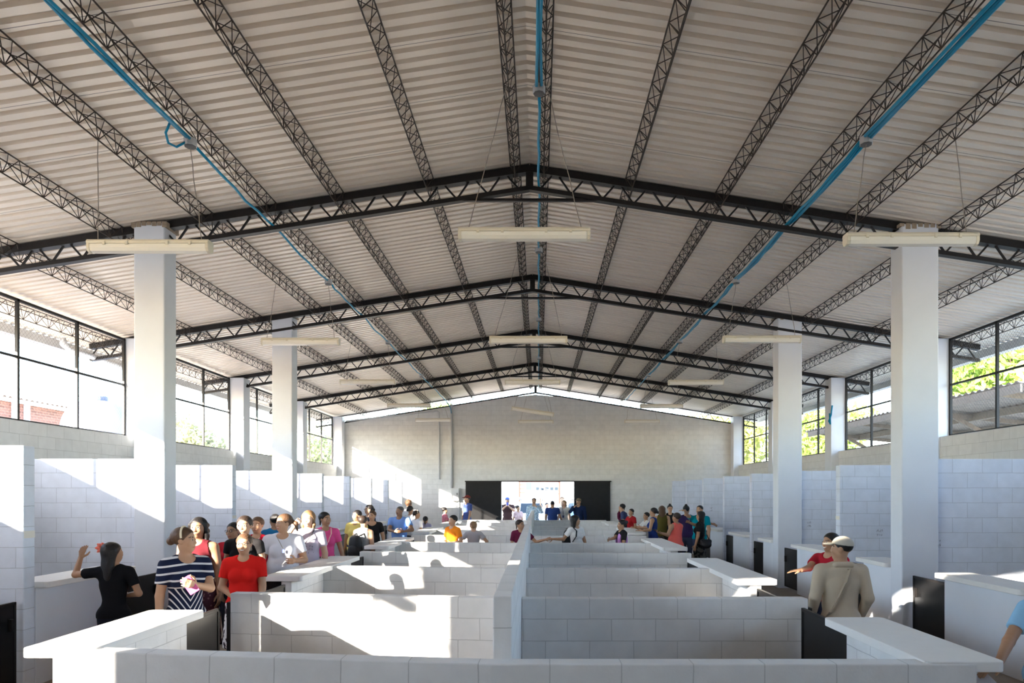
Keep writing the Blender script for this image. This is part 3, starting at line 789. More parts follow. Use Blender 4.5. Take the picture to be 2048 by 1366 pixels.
car(-.35, 36.5, 0, M_CARW, 'white car with roof rack parked tail-on outside the doorway', True)
car(2.6, 40.0, math.radians(150), M_CARB, 'silver blue car angled behind the white one outside')

root = empty('shop_building', (0, 52, 0), 'sunlit white shop with brown posts across the street', 'building')
inv = Matrix.Translation(-root.location)
def SP(b, name, m): o = b.build(name, m, root); o.matrix_parent_inverse = inv
M_SHOPW = mat('shop_white', (.62, .58, .54), .8); M_BROWN = mat('brown_paint', (.09, .025, .018), .6)
SP(MB().box(-7, 7, 52, 56, -.2, 5.0), 'wall', M_SHOPW)
for x in (-1.38, 1.52): SP(MB().box(x-.07, x+.07, 49.6, 49.74, -.2, 3.4), 'post', M_BROWN)
for k in range(5): SP(MB().box(-.2+k*.36, .04+k*.36, 51.93, 52.0, 2.2, 2.42), 'window_pane', M_GLASS)
SP(MB().box(-1.3, 1.55, 49.6, 49.72, 2.75, 2.85), 'beam', M_BROWN)
b = MB()
for k in range(6): b.bar((-.3+.22*k, 49.8, 1.9), (.1+.22*k, 49.8, 1.5), .02, .02)
b.bar((-.4, 49.8, 1.95), (1.1, 49.8, 1.55), .03, .03); b.bar((-.4, 49.8, 2.55), (1.3, 49.8, 2.05), .03, .03)
for k in range(5): b.bar((-.3+.36*k, 49.8, 2.52-.1*k), (-.3+.36*k, 49.8, 1.5), .02, .02)
SP(b, 'stair_railing', mat('rail_white', (.16, .16, .17), .5))
for k in range(3): SP(MB().box(-1.32, -1.0, 49.6, 49.7, 1.95+.28*k, 2.05+.28*k), 'sign_board', mat('sign_red', (.16, .04, .03), .6))
SP(MB().box(-.9, -.5, 49.6, 49.66, 2.2, 2.75), 'blue_poster', mat('poster_blue', (.03, .07, .17), .6))
SP(MB().box(-.9, -.5, 49.6, 49.66, 1.75, 2.19), 'orange_poster', mat('poster_orange', (.30, .12, .05), .6))
# ================================================================== PEOPLE
# each figure is grown as one implicit surface (smoothly blended tapered limbs) and meshed with surface nets
class Field:
    def __init__(s): s.p = []
    def cap(s, a, b, r1, r2=None, k=.02, clips=None, sub=False):
        s.p.append(('c', np.array(a, float), np.array(b, float), r1, r1 if r2 is None else r2, k, clips, sub)); return s
    def ell(s, c_, r, k=.02, R=None, clips=None, sub=False):
        s.p.append(('e', np.array(c_, float), np.array(r, float), R, None, k, clips, sub)); return s
    def mesh(s, h, gclips=None, pad=None):
        lo = np.full(3, 1e9); hi = -lo; boxes = []
        for q in s.p:
            if q[0] == 'c':
                r = max(q[3], q[4]); l = np.minimum(q[1], q[2])-r; u = np.maximum(q[1], q[2])+r
            else:
                r = q[2] if q[3] is None else np.full(3, q[2].max()); l = q[1]-r; u = q[1]+r
            m = q[5]+2*h; boxes.append((l-m, u+m))
            if not q[7]: lo = np.minimum(lo, l); hi = np.maximum(hi, u)
        lo = lo-2*h; hi = hi+2*h
        n = np.ceil((hi-lo)/h).astype(int)+1
        D = np.full(n, .25, np.float32)
        ax = [lo[i]+h*np.arange(n[i]) for i in range(3)]
        for q, (l, u) in zip(s.p, boxes):
            i0 = np.clip(np.floor((l-lo)/h).astype(int), 0, n-1); i1 = np.clip(np.ceil((u-lo)/h).astype(int)+1, 1, n)
            if np.any(i1 <= i0): continue
            X = ax[0][i0[0]:i1[0]][:, None, None]; Y = ax[1][i0[1]:i1[1]][None, :, None]; Z = ax[2][i0[2]:i1[2]][None, None, :]
            if q[0] == 'c':
                a, b_ = q[1], q[2]; ba = b_-a; L = max(float(ba @ ba), 1e-9)
                px, py, pz = X-a[0], Y-a[1], Z-a[2]
                t = np.clip((px*ba[0]+py*ba[1]+pz*ba[2])/L, 0, 1)
                d = np.sqrt((px-ba[0]*t)**2+(py-ba[1]*t)**2+(pz-ba[2]*t)**2)-(q[3]+(q[4]-q[3])*t)
            else:
                px, py, pz = X-q[1][0], Y-q[1][1], Z-q[1][2]
                if q[3] is not None:
                    R = q[3]
                    px, py, pz = (R[0][0]*px+R[1][0]*py+R[2][0]*pz, R[0][1]*px+R[1][1]*py+R[2][1]*pz, R[0][2]*px+R[1][2]*py+R[2][2]*pz)
                r = q[2]
                k0 = np.sqrt((px/r[0])**2+(py/r[1])**2+(pz/r[2])**2)
                k1 = np.sqrt((px/r[0]**2)**2+(py/r[1]**2)**2+(pz/r[2]**2)**2)+1e-6
                d = k0*(k0-1)/k1
            if q[6]:
                for (pt, nn) in q[6]: d = np.maximum(d, (X-pt[0])*nn[0]+(Y-pt[1])*nn[1]+(Z-pt[2])*nn[2])
            sl_ = D[i0[0]:i1[0], i0[1]:i1[1], i0[2]:i1[2]]; k = q[5]
            if q[7]:
                d = -d; hh = np.maximum(k-np.abs(sl_-d), 0)/k; sl_[...] = np.maximum(sl_, d)+hh*hh*k/4
            else:
                hh = np.maximum(k-np.abs(sl_-d), 0)/k; sl_[...] = np.minimum(sl_, d)-hh*hh*k/4
        if gclips:
            X = ax[0][:, None, None]; Y = ax[1][None, :, None]; Z = ax[2][None, None, :]
            for g in gclips: D = np.maximum(D, g(X, Y, Z)).astype(np.float32)
        D[0] = D[-1] = .1; D[:, 0] = D[:, -1] = .1; D[:, :, 0] = D[:, :, -1] = .1
        return nets(D, lo, h)

CORN = [(0,0,0),(1,0,0),(0,1,0),(1,1,0),(0,0,1),(1,0,1),(0,1,1),(1,1,1)]
EDG = [(0,1),(2,3),(4,5),(6,7),(0,2),(1,3),(4,6),(5,7),(0,4),(1,5),(2,6),(3,7)]
def nets(D, o, h):
    Sg = D < 0; nx, ny, nz = D.shape
    cnt = np.zeros((nx-1, ny-1, nz-1), np.uint8)
    for a, b_, c_ in CORN: cnt += Sg[a:nx-1+a, b_:ny-1+b_, c_:nz-1+c_]
    act = (cnt > 0) & (cnt < 8)
    ids = np.argwhere(act); idx = np.full(act.shape, -1, np.int32); idx[act] = np.arange(len(ids))
    vals = [D[ids[:, 0]+c_[0], ids[:, 1]+c_[1], ids[:, 2]+c_[2]] for c_ in CORN]
    acc = np.zeros((len(ids), 3)); num = np.zeros(len(ids))
    for i, j in EDG:
        d0, d1 = vals[i], vals[j]; x = (d0 < 0) != (d1 < 0)
        t = np.where(x, d0/np.where(x, d0-d1, 1), 0)
        p = np.array(CORN[i])[None]+(np.array(CORN[j])-np.array(CORN[i]))[None]*t[:, None]
        acc += p*x[:, None]; num += x
    V = (ids+acc/np.maximum(num, 1)[:, None])*h+o
    Q = []
    for axn in range(3):
        sl0 = [slice(1, -1)]*3; sl1 = [slice(1, -1)]*3
        sl0[axn] = slice(0, -1); sl1[axn] = slice(1, None)
        A = Sg[tuple(sl0)]; B = Sg[tuple(sl1)]
        e = np.argwhere(A != B)
        if not len(e): continue
        up = A[e[:, 0], e[:, 1], e[:, 2]]
        e = e+np.array([0 if i == axn else 1 for i in range(3)])
        u, v = (axn+1) % 3, (axn+2) % 3
        def at(du, dv):
            q = e.copy(); q[:, u] += du; q[:, v] += dv; return idx[q[:, 0], q[:, 1], q[:, 2]]
        q = np.stack([at(-1, -1), at(0, -1), at(0, 0), at(-1, 0)], 1)
        q[~up] = q[~up][:, ::-1]
        Q.append(q)
    return V, np.concatenate(Q)

def mesh_obj(name, V, Q, mats, parent, mi=None):
    me = bpy.data.meshes.new(name)
    me.vertices.add(len(V)); me.vertices.foreach_set('co', V.astype(np.float32).ravel())
    me.loops.add(len(Q)*4); me.loops.foreach_set('vertex_index', Q.astype(np.int32).ravel())
    me.polygons.add(len(Q)); me.polygons.foreach_set('loop_start', np.arange(0, len(Q)*4, 4, dtype=np.int32))
    me.polygons.foreach_set('loop_total', np.full(len(Q), 4, np.int32))
    if mi is not None: me.polygons.foreach_set('material_index', mi.astype(np.int32))
    for m in mats: me.materials.append(m)
    me.update(calc_edges=True); me.validate()
    o = bpy.data.objects.new(name, me); COL.objects.link(o); o.parent = parent
    return o

SKIN = {'a': (.50, .29, .18), 'b': (.42, .235, .14), 'c': (.33, .18, .105), 'd': (.60, .38, .26)}
HAIR = {'black': (.012, .010, .010), 'dark': (.030, .019, .014), 'brown': (.10, .052, .028), 'light': (.26, .145, .07), 'grey': (.09, .08, .075)}
def hair_mat(n): return mat('hair_'+n, HAIR[n], .5, 0, .45, 60, .5, .35)
M_EYEW = mat('eye_white', (.50, .46, .42), .3); M_PUPIL = mat('pupil', (.02, .012, .01), .2)
M_TEETH = mat('teeth', (.8, .77, .7), .3)
M_STRAPB = mat('black_strap', (.015, .015, .016), .7); M_STRAPT = mat('tan_strap', (.55, .36, .24), .7)
M_SHOE = mat('dark_shoes', (.05, .04, .04), .6)

def nrm(v): v = np.array(v, float); return v/max(np.linalg.norm(v), 1e-9)
def person(label, px, Y, ytop, hd=0, hy=0, hp=0, sex='f', g=1.0, skin='b', hair=('dark', 'tied'), top=('tee', (.5, .1, .1)), bottom=('pants', (.03, .03, .04)),
           R=None, L=None, hem=.47, neck=.055, cap=None, glasses=False, smile=False, hs=None, X=None, H=None, cat='person', z0=0.0, waist=None, lean=0, shoes=True, armk=1.0):
    if X is None: X = (px-VX)/F*Y
    if H is None: H = E-(ytop-VY)/F*Y - z0
    if cap or hair[1] == 'bun_high': H -= .02
    if lean: H = H/math.cos(lean)
    h = .0062 if Y < 9.5 else (.0080 if Y < 13.5 else .0105)
    root = empty('person', (X, Y, z0), label, cat, None, math.radians(hd))
    W2L = Matrix.Rotation(-math.radians(hd), 4, 'Z') @ Matrix.Translation((-X, -Y, -z0))
    m_ = sex == 'm'
    hs = hs or max(.136*H, .19)
    top_z = H-hs                       # chin height
    s = H
    gw = .55+.45*g
    shx = (.118 if m_ else .104)*s*(.75+.25*g)
    bend = np.array([0, -math.sin(lean), 0])
    def LN(p):                          # lean the upper body forward about the hips
        p = np.array(p, float)
        if lean and p[2] > .52*s:
            d = p[2]-.52*s; p = np.array([p[0], p[1]-d*math.sin(lean), .52*s+d*math.cos(lean)-0*p[1]])
        return p
    def torso(fd, inf=0., k=.05):
        hw = (.092 if m_ else .100)*s*g; ww = (.086 if m_ else .080)*s*(g**1.25); cw = (.104 if m_ else .092)*s*gw
        fd.ell(LN((0, .006*s, .505*s)), (hw+inf, .068*s*g+inf, .075*s+inf), k)
        fd.ell(LN((0, -.004*s-.02*s*(g-1), .60*s)), (ww+inf, .058*s*(g**1.4)+inf, .095*s+inf), k)
        fd.ell(LN((0, 0, .71*s)), (cw+inf, .064*s*gw+inf, .105*s+inf), k)
        fd.cap(LN((-shx*.78, .004*s, .79*s)), LN((shx*.78, .004*s, .79*s)), .040*s*gw+inf*.8, None, k)
        fd.cap(LN((-shx*.3, .01*s, .81*s)), LN((shx*.3, .01*s, .81*s)), .036*s+inf*.6, None, k)
        if not m_:
            if sex == 'f':
                for q in (-1, 1): fd.ell(LN((q*.043*s, -.050*s*gw, .705*s)), (.040*s*gw+inf, .034*s*gw+inf, .040*s*gw+inf), .03)
        if g > 1.1: fd.ell(LN((0, -.035*s*g, .575*s)), (.075*s*g+inf, .045*s*g+inf, .07*s+inf), .05)
    # ---- arms
    la, lb = .172*s*armk, .150*s*armk
    arms = {}
    for sg, spec in ((-1, R), (1, L)):
        Sx = LN((sg*shx, .004*s, .795*s))
        spec = spec or {}
        if 'to' in spec:
            T = np.array(W2L @ Vector(spec['to'])); v = T-Sx; d = np.linalg.norm(v); d2 = min(d, (la+lb)*.985); v = v/d
            a = (la*la-lb*lb+d2*d2)/(2*d2); hh = math.sqrt(max(la*la-a*a, 0))
            hint = nrm(spec.get('hint', (sg*.35, .35, -1))); pe = hint-v*(hint @ v); pe = nrm(pe)
            El = Sx+v*a+pe*hh; Wr = Sx+v*d2
        else:
            ua = spec.get('ua', (.17, -.05, -1)); fa = spec.get('fa', (.10, .16, -1))
            El = Sx+nrm((sg*ua[0], -ua[1], ua[2]))*la; Wr = El+nrm((sg*fa[0], -fa[1], fa[2]))*lb
        dd = nrm(Wr-El)
        if 'hd' in spec: dd = nrm(np.array(Matrix.Rotation(-math.radians(hd), 3, 'Z') @ Vector(spec['hd'])))
        inw = np.array(spec['n'] if 'n' in spec else (-sg, 0, 0), float)
        if 'n' in spec: inw = np.array(Matrix.Rotation(-math.radians(hd), 3, 'Z') @ Vector(spec['n']))
        n_ = inw-dd*(inw @ dd)
        if np.linalg.norm(n_) < .15: n_ = np.array((0, 0, -1.))-dd*(-dd[2])
        n_ = nrm(n_); u_ = -sg*np.cross(dd, n_)
        arms[sg] = (Sx, El, Wr, dd, n_, u_, spec.get('curl', .35))
    # ---- body
    fb = Field()
    torso(fb)
    lx = .052*s*(.8+.2*g)
    for q in (-1, 1):
        hip = (q*lx, .004*s, .49*s); kn = (q*lx*1.05, -.008*s, .275*s); an = (q*lx*1.05, .012*s, .05*s)
        fb.cap(hip, kn, .056*s*gw, .034*s, .03).cap(kn, an, .034*s, .021*s, .02)
        fb.cap((q*lx*1.05, .022*s, .022*s), (q*lx*1.15, -.085*s, .017*s), .021*s, .016*s, .02)
    fb.cap(LN((0, .010*s, .795*s)), LN((0, -.002*s, H-hs*.72)), (.038 if m_ else .032)*s, (.036 if m_ else .030)*s, .03)
    for sg, (Sx, El, Wr, dd, n_, u_, curl) in arms.items():
        ar = (1.0 if m_ else .93)*(.5+.5*g)
        fb.cap(Sx, El, .034*s*ar, .0255*s*ar, .022).cap(El, Wr, .0265*s*ar, .0165*s, .012)
        hl = .105*s
        for wv in (-.32, -.1, .12, .32):
            fb.cap(Wr+dd*.06*hl, Wr+dd*.48*hl+u_*wv*.048*s, .0115*s, .0085*s, .010)
        for wv, l in ((-.36, .78), (-.12, .93), (.13, 1.0), (.37, .9)):
            k0 = Wr+dd*.50*hl+u_*wv*.048*s
            c1 = curl*(1.1-.3*wv); d1 = dd*math.cos(c1)+n_*math.sin(c1); c2 = c1*2.1; d2 = dd*math.cos(c2)+n_*math.sin(c2)
            fan = u_*wv*.12
            k1 = k0+nrm(d1+fan)*l*.27*hl; k2 = k1+nrm(d2+fan)*l*.25*hl
            fb.cap(k0, k1, .0062*s, .0056*s, .004).cap(k1, k2, .0056*s, .0045*s, .004)
        t0 = Wr+dd*.14*hl+u_*.017*s; t1 = t0+nrm(dd*.62+u_*.75+n_*.25)*.27*hl; t2 = t1+nrm(dd*.9+u_*.25+n_*.35)*.24*hl
        fb.cap(t0, t1, .0085*s, .0066*s, .007).cap(t1, t2, .0066*s, .005*s, .004)
    # ---- head
    piv = LN((0, -.002*s, H-hs))
    HR = np.array(Matrix.Rotation(math.radians(hy), 3, 'Z') @ Matrix.Rotation(math.radians(hp), 3, 'X'))
    off = np.array((0, .02*hs, 0))
    def hp_(v): return piv+HR @ ((np.array(v, float)+np.array((0, .10, 0)))*hs-np.array((0, .06*hs, 0)))
    def he(fd, c_, r, k=.02, sub=False, clips=None): fd.ell(hp_(c_), np.array(r)*hs, k, HR, clips, sub)
    he(fb, (0, .06, .63), (.345, .43, .37), .02)
    he(fb, (0, -.10, .40), (.285, .29, .36), .03)
    he(fb, (0, -.05, .24), (.25 if not m_ else .27, .26, .19), .03)
    he(fb, (0, -.26, .10), (.12, .10, .085), .03)
    for q in (-1, 1):
        he(fb, (q*.155, -.405, .525), (.085, .05, .05), .012, True)
        he(fb, (q*.15, -.335, .52), (.085, .055, .045), .008)
        he(fb, (q*.345, .03, .47), (.045, .095, .14), .008)
        he(fb, (q*.17, -.30, .37), (.09, .07, .08), .03)
    fb.cap(hp_((0, -.375, .53)), hp_((0, -.445, .37)), .030*hs, .050*hs, .014)
    for q in (-1, 1): he(fb, (q*.055, -.40, .355), (.04, .045, .032), .01)
    he(fb, (0, -.375, .225), (.125, .04, .032), .012); he(fb, (0, -.365, .175), (.105, .04, .032), .012)
    V, Q = fb.mesh(h)
    # colour the face by regions of the head
    C = V[Q].mean(1); lc = ((C-piv) @ HR+np.array((0, .06*hs, 0)))/hs-np.array((0, .10, 0))
    x, y, z = lc[:, 0], lc[:, 1], lc[:, 2]; fr = (y < -.20) & (z > 0) & (z < 1)
    mi = np.zeros(len(Q), int); axx = np.abs(x)
    mi[fr & ((x/.125)**2+((z-.198)/.050)**2 < 1)] = 4
    if smile: mi[fr & ((x/.115)**2+((z-.200-.9*x*x)/.026)**2 < 1)] = 5
    mi[fr & (((axx-.15)/.066)**2+((z-.52)/.027)**2 < 1)] = 1
    mi[fr & (((axx-.15)/.034)**2+((z-.522)/.034)**2 < 1)] = 2
    mi[fr & (axx > .055) & (axx < .255) & (np.abs(z-.625+.25*(axx-.16)**2*4) < .015)] = 3
    if hair[1] == 'short_m': mi[fr & ((axx/.15)**2+((z-.285)/.028)**2 < 1) & (y < -.33)] = 3
    sk = SKIN[skin]
    M_S = mat('skin_'+skin, sk, .5, 0, .05, 20, .03, .35)
    M_LIP = mat('lip_'+skin, (sk[0]*.85, sk[1]*.55, sk[2]*.6), .45)
    hm = hair_mat(hair[0])
    mesh_obj('body', V, Q, [M_S, M_EYEW, M_PUPIL, hm, M_LIP, M_TEETH], root, mi)
    # ---- hair
    st = hair[1]
    if st != 'bald':
        fh = Field()
        nv = HR @ nrm((0, -.35, -.26)); pt = hp_((0, -.29, .77))
        hcl = [(pt, nv)]
        if st in ('short_m',):
            he(fh, (0, .075, .655), (.372, .445, .372), .02, clips=hcl+[(hp_((0, 0, .36)), HR @ np.array((0, 0, -1.)))])
        else:
            he(fh, (0, .095, .66), (.405, .475, .40), .02, clips=hcl+[(hp_((0, 0, .17)), HR @ np.array((0, 0, -1.)))])
        if st in ('long', 'curly'):
            ex = .05 if st == 'curly' else 0
            he(fh, (0, .30, .05), (.36+ex, .17+ex, .70), .05)
            for q in (-1, 1):
                fh.cap(hp_((q*.33, .06, .66)), hp_((q*(.36+ex), .02, .1)), .09*hs, .10*hs, .04).cap(hp_((q*(.36+ex), .02, .1)), hp_((q*(.34+ex), -.02, -.30)), .10*hs, .05*hs, .03)
            if st == 'curly':
                rs = np.random.RandomState(int(px))
                for q in range(46):
                    a = rs.rand()*math.pi*1.3-.15*math.pi; zz = -.55+1.35*rs.rand()
                    fh.ell(hp_((.42*math.cos(a), .10+.36*math.sin(a), zz)), (.085*hs,)*3, .02)
        if st == 'very_long':
            he(fh, (0, .34, -.20), (.42, .20, 1.0), .06)
            for q in (-1, 1): fh.cap(hp_((q*.33, .1, .62)), hp_((q*.30, .2, -.2)), .09*hs, .09*hs, .04)
        if st in ('pony', 'braid'):
            rr = .11 if st == 'pony' else .085
            fh.cap(hp_((0, .47, .66)), hp_((0, .64, .50)), rr*hs*.9, rr*hs, .02).cap(hp_((0, .64, .50)), hp_((0, .62, -.05)), rr*hs, rr*hs*.85, .02).cap(hp_((0, .62, -.05)), hp_((.04, .55, -.62)), rr*hs*.85, rr*hs*.3, .02)
        if st == 'side_pony':
            fh.cap(hp_((.2, .46, .60)), hp_((.42, .55, .45)), .10*hs, .12*hs, .02).cap(hp_((.42, .55, .45)), hp_((.62, .52, .05)), .12*hs, .05*hs, .02)
        if st == 'bun_low': he(fh, (0, .56, .46), (.20, .16, .18), .02)
        if st == 'bun': he(fh, (0, .50, .78), (.19, .18, .18), .02)
        if st == 'bun_high': he(fh, (0, .16, 1.08), (.17, .17, .15), .02)
        if st == 'tied': fh.cap(hp_((0, .46, .5)), hp_((0, .50, .05)), .09*hs, .05*hs, .03)
        if st == 'afro':
            rs = np.random.RandomState(int(px))
            for q in range(60):
                v = nrm(rs.randn(3)); 
                if v[1] < -.35 and v[2] < .5: continue
                fh.ell(hp_((.36*v[0], .1+.40*v[1], .72+.34*v[2])), (.11*hs,)*3, .02)
        Vh, Qh = fh.mesh(max(h, .007)); mesh_obj('hair', Vh, Qh, [hm], root)
    # ---- clothes
    hc = h*1.25
    kind, tcol = top[0], top[1]
    tm = top[2] if len(top) > 2 else cloth('cloth_%02d_%02d_%02d' % tuple(int(q*99) for q in tcol), tcol)
    ft = Field(); torso(ft, .012)
    sl = {'tee': .62, 'polo': .62, 'cap': .38, 'tank': 0, 'long': 2, 'vest': 0}[kind]
    for sg, (Sx, El, Wr, dd, n_, u_, curl) in arms.items():
        ar = (1.0 if m_ else .93)*(.5+.5*g)
        if sl == 2:
            ft.cap(Sx, El, .034*s*ar+.013, .0255*s*ar+.013, .022)
            e2 = El+(Wr-El)*.93; ft.cap(El, Wr, .0265*s*ar+.012, .0165*s+.013, .015, [(e2, nrm(Wr-El))])
        elif sl > 0:
            e2 = Sx+(El-Sx)*sl; ft.cap(Sx, El, .034*s*ar+.012, .0275*s*ar+.017, .022, [(e2, nrm(El-Sx))])
    if hem < .56:
        for q in (-1, 1): ft.cap((q*lx, .004*s, .49*s), (q*lx*1.05, -.008*s, .275*s), .056*s*gw+.013, .034*s+.013, .03)
    hz = hem*s; nc = LN((0, -.052*s, .862*s)); nr = neck*s
    nb = LN((0, .012*s, .855*s))
    gc = [lambda X_, Y_, Z_: hz-Z_, lambda X_, Y_, Z_: nr-np.sqrt((X_-nc[0])**2+(Y_-nc[1])**2+(Z_-nc[2])**2),
          lambda X_, Y_, Z_: (.043 if m_ else .039)*s-np.sqrt((X_-nb[0])**2+(Y_-nb[1])**2+((Z_-nb[2])*.6)**2)]
    if kind in ('tank', 'vest'):
        for sg in (-1, 1):
            ac = LN((sg*shx*1.12, 0, .80*s)); rr = .052*s
            gc.append(lambda X_, Y_, Z_, ac=ac, rr=rr: rr-np.sqrt((X_-ac[0])**2+(Y_-ac[1])**2+((Z_-ac[2])*.8)**2))
    Vt, Qt = ft.mesh(hc, gc)
    nm = {'tee': 't_shirt', 'polo': 'polo_shirt', 'cap': 'blouse', 'tank': 'tank_top', 'long': 'shirt', 'vest': 'vest'}[kind]
    mesh_obj(nm, Vt, Qt, [tm], root)
    if bottom:
        bk, bc = bottom[0], bottom[1]
        bm_ = bottom[2] if len(bottom) > 2 else cloth('cloth_%02d_%02d_%02d' % tuple(int(q*99) for q in bc), bc)
        fp = Field(); wz = min(waist or .585, max(hem+.03, .50))*s
        hw = (.092 if m_ else .100)*s*g
        if bk == 'pants':
            fp.ell((0, .006*s, .505*s), (hw+.008, .068*s*g+.008, .085*s), .04)
            fp.ell((0, 0, .575*s), ((.086 if m_ else .082)*s*g+.007, .060*s*g**1.3+.007, .06*s), .04)
            for q in (-1, 1):
                fp.cap((q*lx, .004*s, .49*s), (q*lx*1.05, -.008*s, .275*s), .056*s*gw+.008, .036*s+.010, .03)
                fp.cap((q*lx*1.05, -.008*s, .275*s), (q*lx*1.05, .012*s, .05*s), .036*s+.010, .028*s+.010, .02)
            gc = [lambda X_, Y_, Z_: Z_-wz, lambda X_, Y_, Z_: .035*s-Z_]
        else:
            z1 = bottom[3] if len(bottom) > 3 else .28
            fp.ell((0, .006*s, .505*s), (hw+.012, .070*s*g+.012, .09*s), .04)
            n_ = 6
            for q in range(n_):
                t0 = q/n_; t1 = (q+1)/n_
                f_ = lambda t: ((.095+.03*t)*s*g, .56*s-(.56-z1)*s*t)
                r0, za = f_(t0); r1, zb = f_(t1)
                fp.cap((-r0*.28, 0, za), (-r1*.28, 0, zb), r0*.72, r1*.72, .03).cap((r0*.28, 0, za), (r1*.28, 0, zb), r0*.72, r1*.72, .03)
            gc = [lambda X_, Y_, Z_: Z_-wz, lambda X_, Y_, Z_: z1*s-Z_]
        Vp, Qp = fp.mesh(hc*1.15, gc); mesh_obj({'pants': 'trousers', 'skirt': 'skirt'}[bk], Vp, Qp, [bm_], root)
    if shoes:
        for q in (-1, 1):
            fs = Field(); fs.cap((q*lx*1.05, .024*s, .026*s), (q*lx*1.15, -.088*s, .020*s), .026*s, .022*s, .02).cap((q*lx*1.05, .015*s, .03*s), (q*lx*1.05, .013*s, .055*s), .026*s, .026*s, .02)
            Vs, Qs = fs.mesh(.011, [lambda X_, Y_, Z_: .001-Z_]); mesh_obj('shoe', Vs, Qs, [M_SHOE], root)
    # ---- headwear and glasses
    if cap:
        cm = cloth('cap_%02d_%02d_%02d' % tuple(int(q*99) for q in cap), cap)
        fc = Field()
        cp = [(hp_((0, -.30, .72)), HR @ nrm((0, -.12, -1.)))]
        he(fc, (0, .06, .68), (.40, .475, .40), .02, clips=cp)
        Vc, Qc = fc.mesh(max(h*.8, .006)); o = mesh_obj('cap', Vc, Qc, [cm], root)
        fc = Field()
        he(fc, (0, -.44, .70), (.31, .36, .065), .02, clips=[(hp_((0, -.30, .7)), HR @ np.array((0, 1., 0)))])
        Vc, Qc = fc.mesh(.006); mesh_obj('cap_brim', Vc, Qc, [cm], o)
    if glasses:
        b = MB()
        for q in (-1, 1):
            ring = [tuple(hp_((q*.155+.10*math.cos(a), -.455, .52+.075*math.sin(a)))) for a in [2*math.pi*i/14 for i in range(15)]]
            b.tube(ring, .0022, 5)
            b.tube([tuple(hp_((q*.255, -.44, .54))), tuple(hp_((q*.36, .0, .53)))], .002, 5)
        b.tube([tuple(hp_((-.06, -.46, .54))), tuple(hp_((.06, -.46, .54)))], .002, 5)
        b.build('glasses', M_PUPIL, root, smooth=True)
    info = dict(root=root, s=s, arms=arms, hp=hp_, LN=LN, g=g, L2W=W2L.inverted(), H=H, hs=hs)
    return info
def wpt(info, p): return info['L2W'] @ Vector(p)
def hand_pt(info, sg, f=.6, n=0.0):
    Sx, El, Wr, dd, n_, u_, c_ = info['arms'][sg]; return wpt(info, Wr+dd*.105*info['s']*f+n_*n)
def strap(info, pts, w, m, name='strap'):
    """flat band over the chest: points in local body fractions of height"""
    s = info['s']; b = MB(); P = [Vector(info['LN']((p[0]*s, p[1]*s, p[2]*s))) for p in pts]
    for a, q in zip(P[:-1], P[1:]):
        b.bar(a, q+(q-a).normalized()*.004, w, .006) if abs((q-a).normalized().z) < .95 else b.bar(a, q, w, .008)
    return b.build(name, m, info['root'])
def box_thing(name, center, size, m, label, cat, rot=(0, 0, 0), group=None, bevel=.004, parts=()):
    o = MB().box(-size[0]/2, size[0]/2, -size[1]/2, size[1]/2, -size[2]/2, size[2]/2).build(name, m, bevel=bevel)
    o.location = center; o.rotation_euler = rot; return tag(o, label, cat, group)
def PX(px, py, Y): return ((px-VX)/F*Y, Y, E-(py-VY)/F*Y)
# ------------------------------------------------------------------ left aisle, near group
NAVYW = pattern_mat('navy_white_stripes', 'chevron', (.70, .70, .72), (.012, .017, .045), 15.0, .26)
PLUM = pattern_mat('plum_floral', 'floral', (.20, .10, .11), (.075, .026, .040), 26, .30)
WHFL = pattern_mat('white_dark_print', 'blotch', (.06, .04, .05), (.74, .72, .72), 22, .47)
DARKFL = pattern_mat('dark_floral', 'floral', (.22, .13, .10), (.020, .016, .018), 22, .26)
PINKPL = pattern_mat('pink_plaid', 'blotch', (.50, .12, .18), (.62, .24, .30), 30, .5)
CAMO = pattern_mat('dark_camouflage', 'blotch', (.02, .02, .02), (.10, .10, .085), 14, .52)
LACE = pattern_mat('pale_blue_batik', 'blotch', (.30, .46, .60), (.62, .74, .84), 22, .5)

i = person('girl in black t-shirt with a coral flower clip, standing at the left counter', 228, 6.85, 1086, hd=190, hy=-42, sex='c', g=.86, skin='b', hair=('black', 'very_long'),
           top=('tee', (.008, .008, .010)), bottom=('pants', (.010, .012, .022)), L=dict(ua=(1, .25, -.12), fa=(.10, .75, .75), hd=(.05, .3, 1), n=(0, 1, 0), curl=.25), R=dict(ua=(.45, -.1, -1), fa=(-.75, .65, -.15)))
fl = MB()
c0 = Vector(i['hp']((.38, .36, .76)))
for k in range(7):
    a = 2*math.pi*k/7
    d = Vector((math.cos(a), .35, math.sin(a)))
    fl.tube([c0, c0+d*.022, c0+d*.040, c0+d*.054+Vector((0, .012, 0))], [.010, .020, .018, .004], 8)
fl.build('flower_clip', mat('coral_petal', (.90, .22, .16), .7), i['root'], smooth=True)

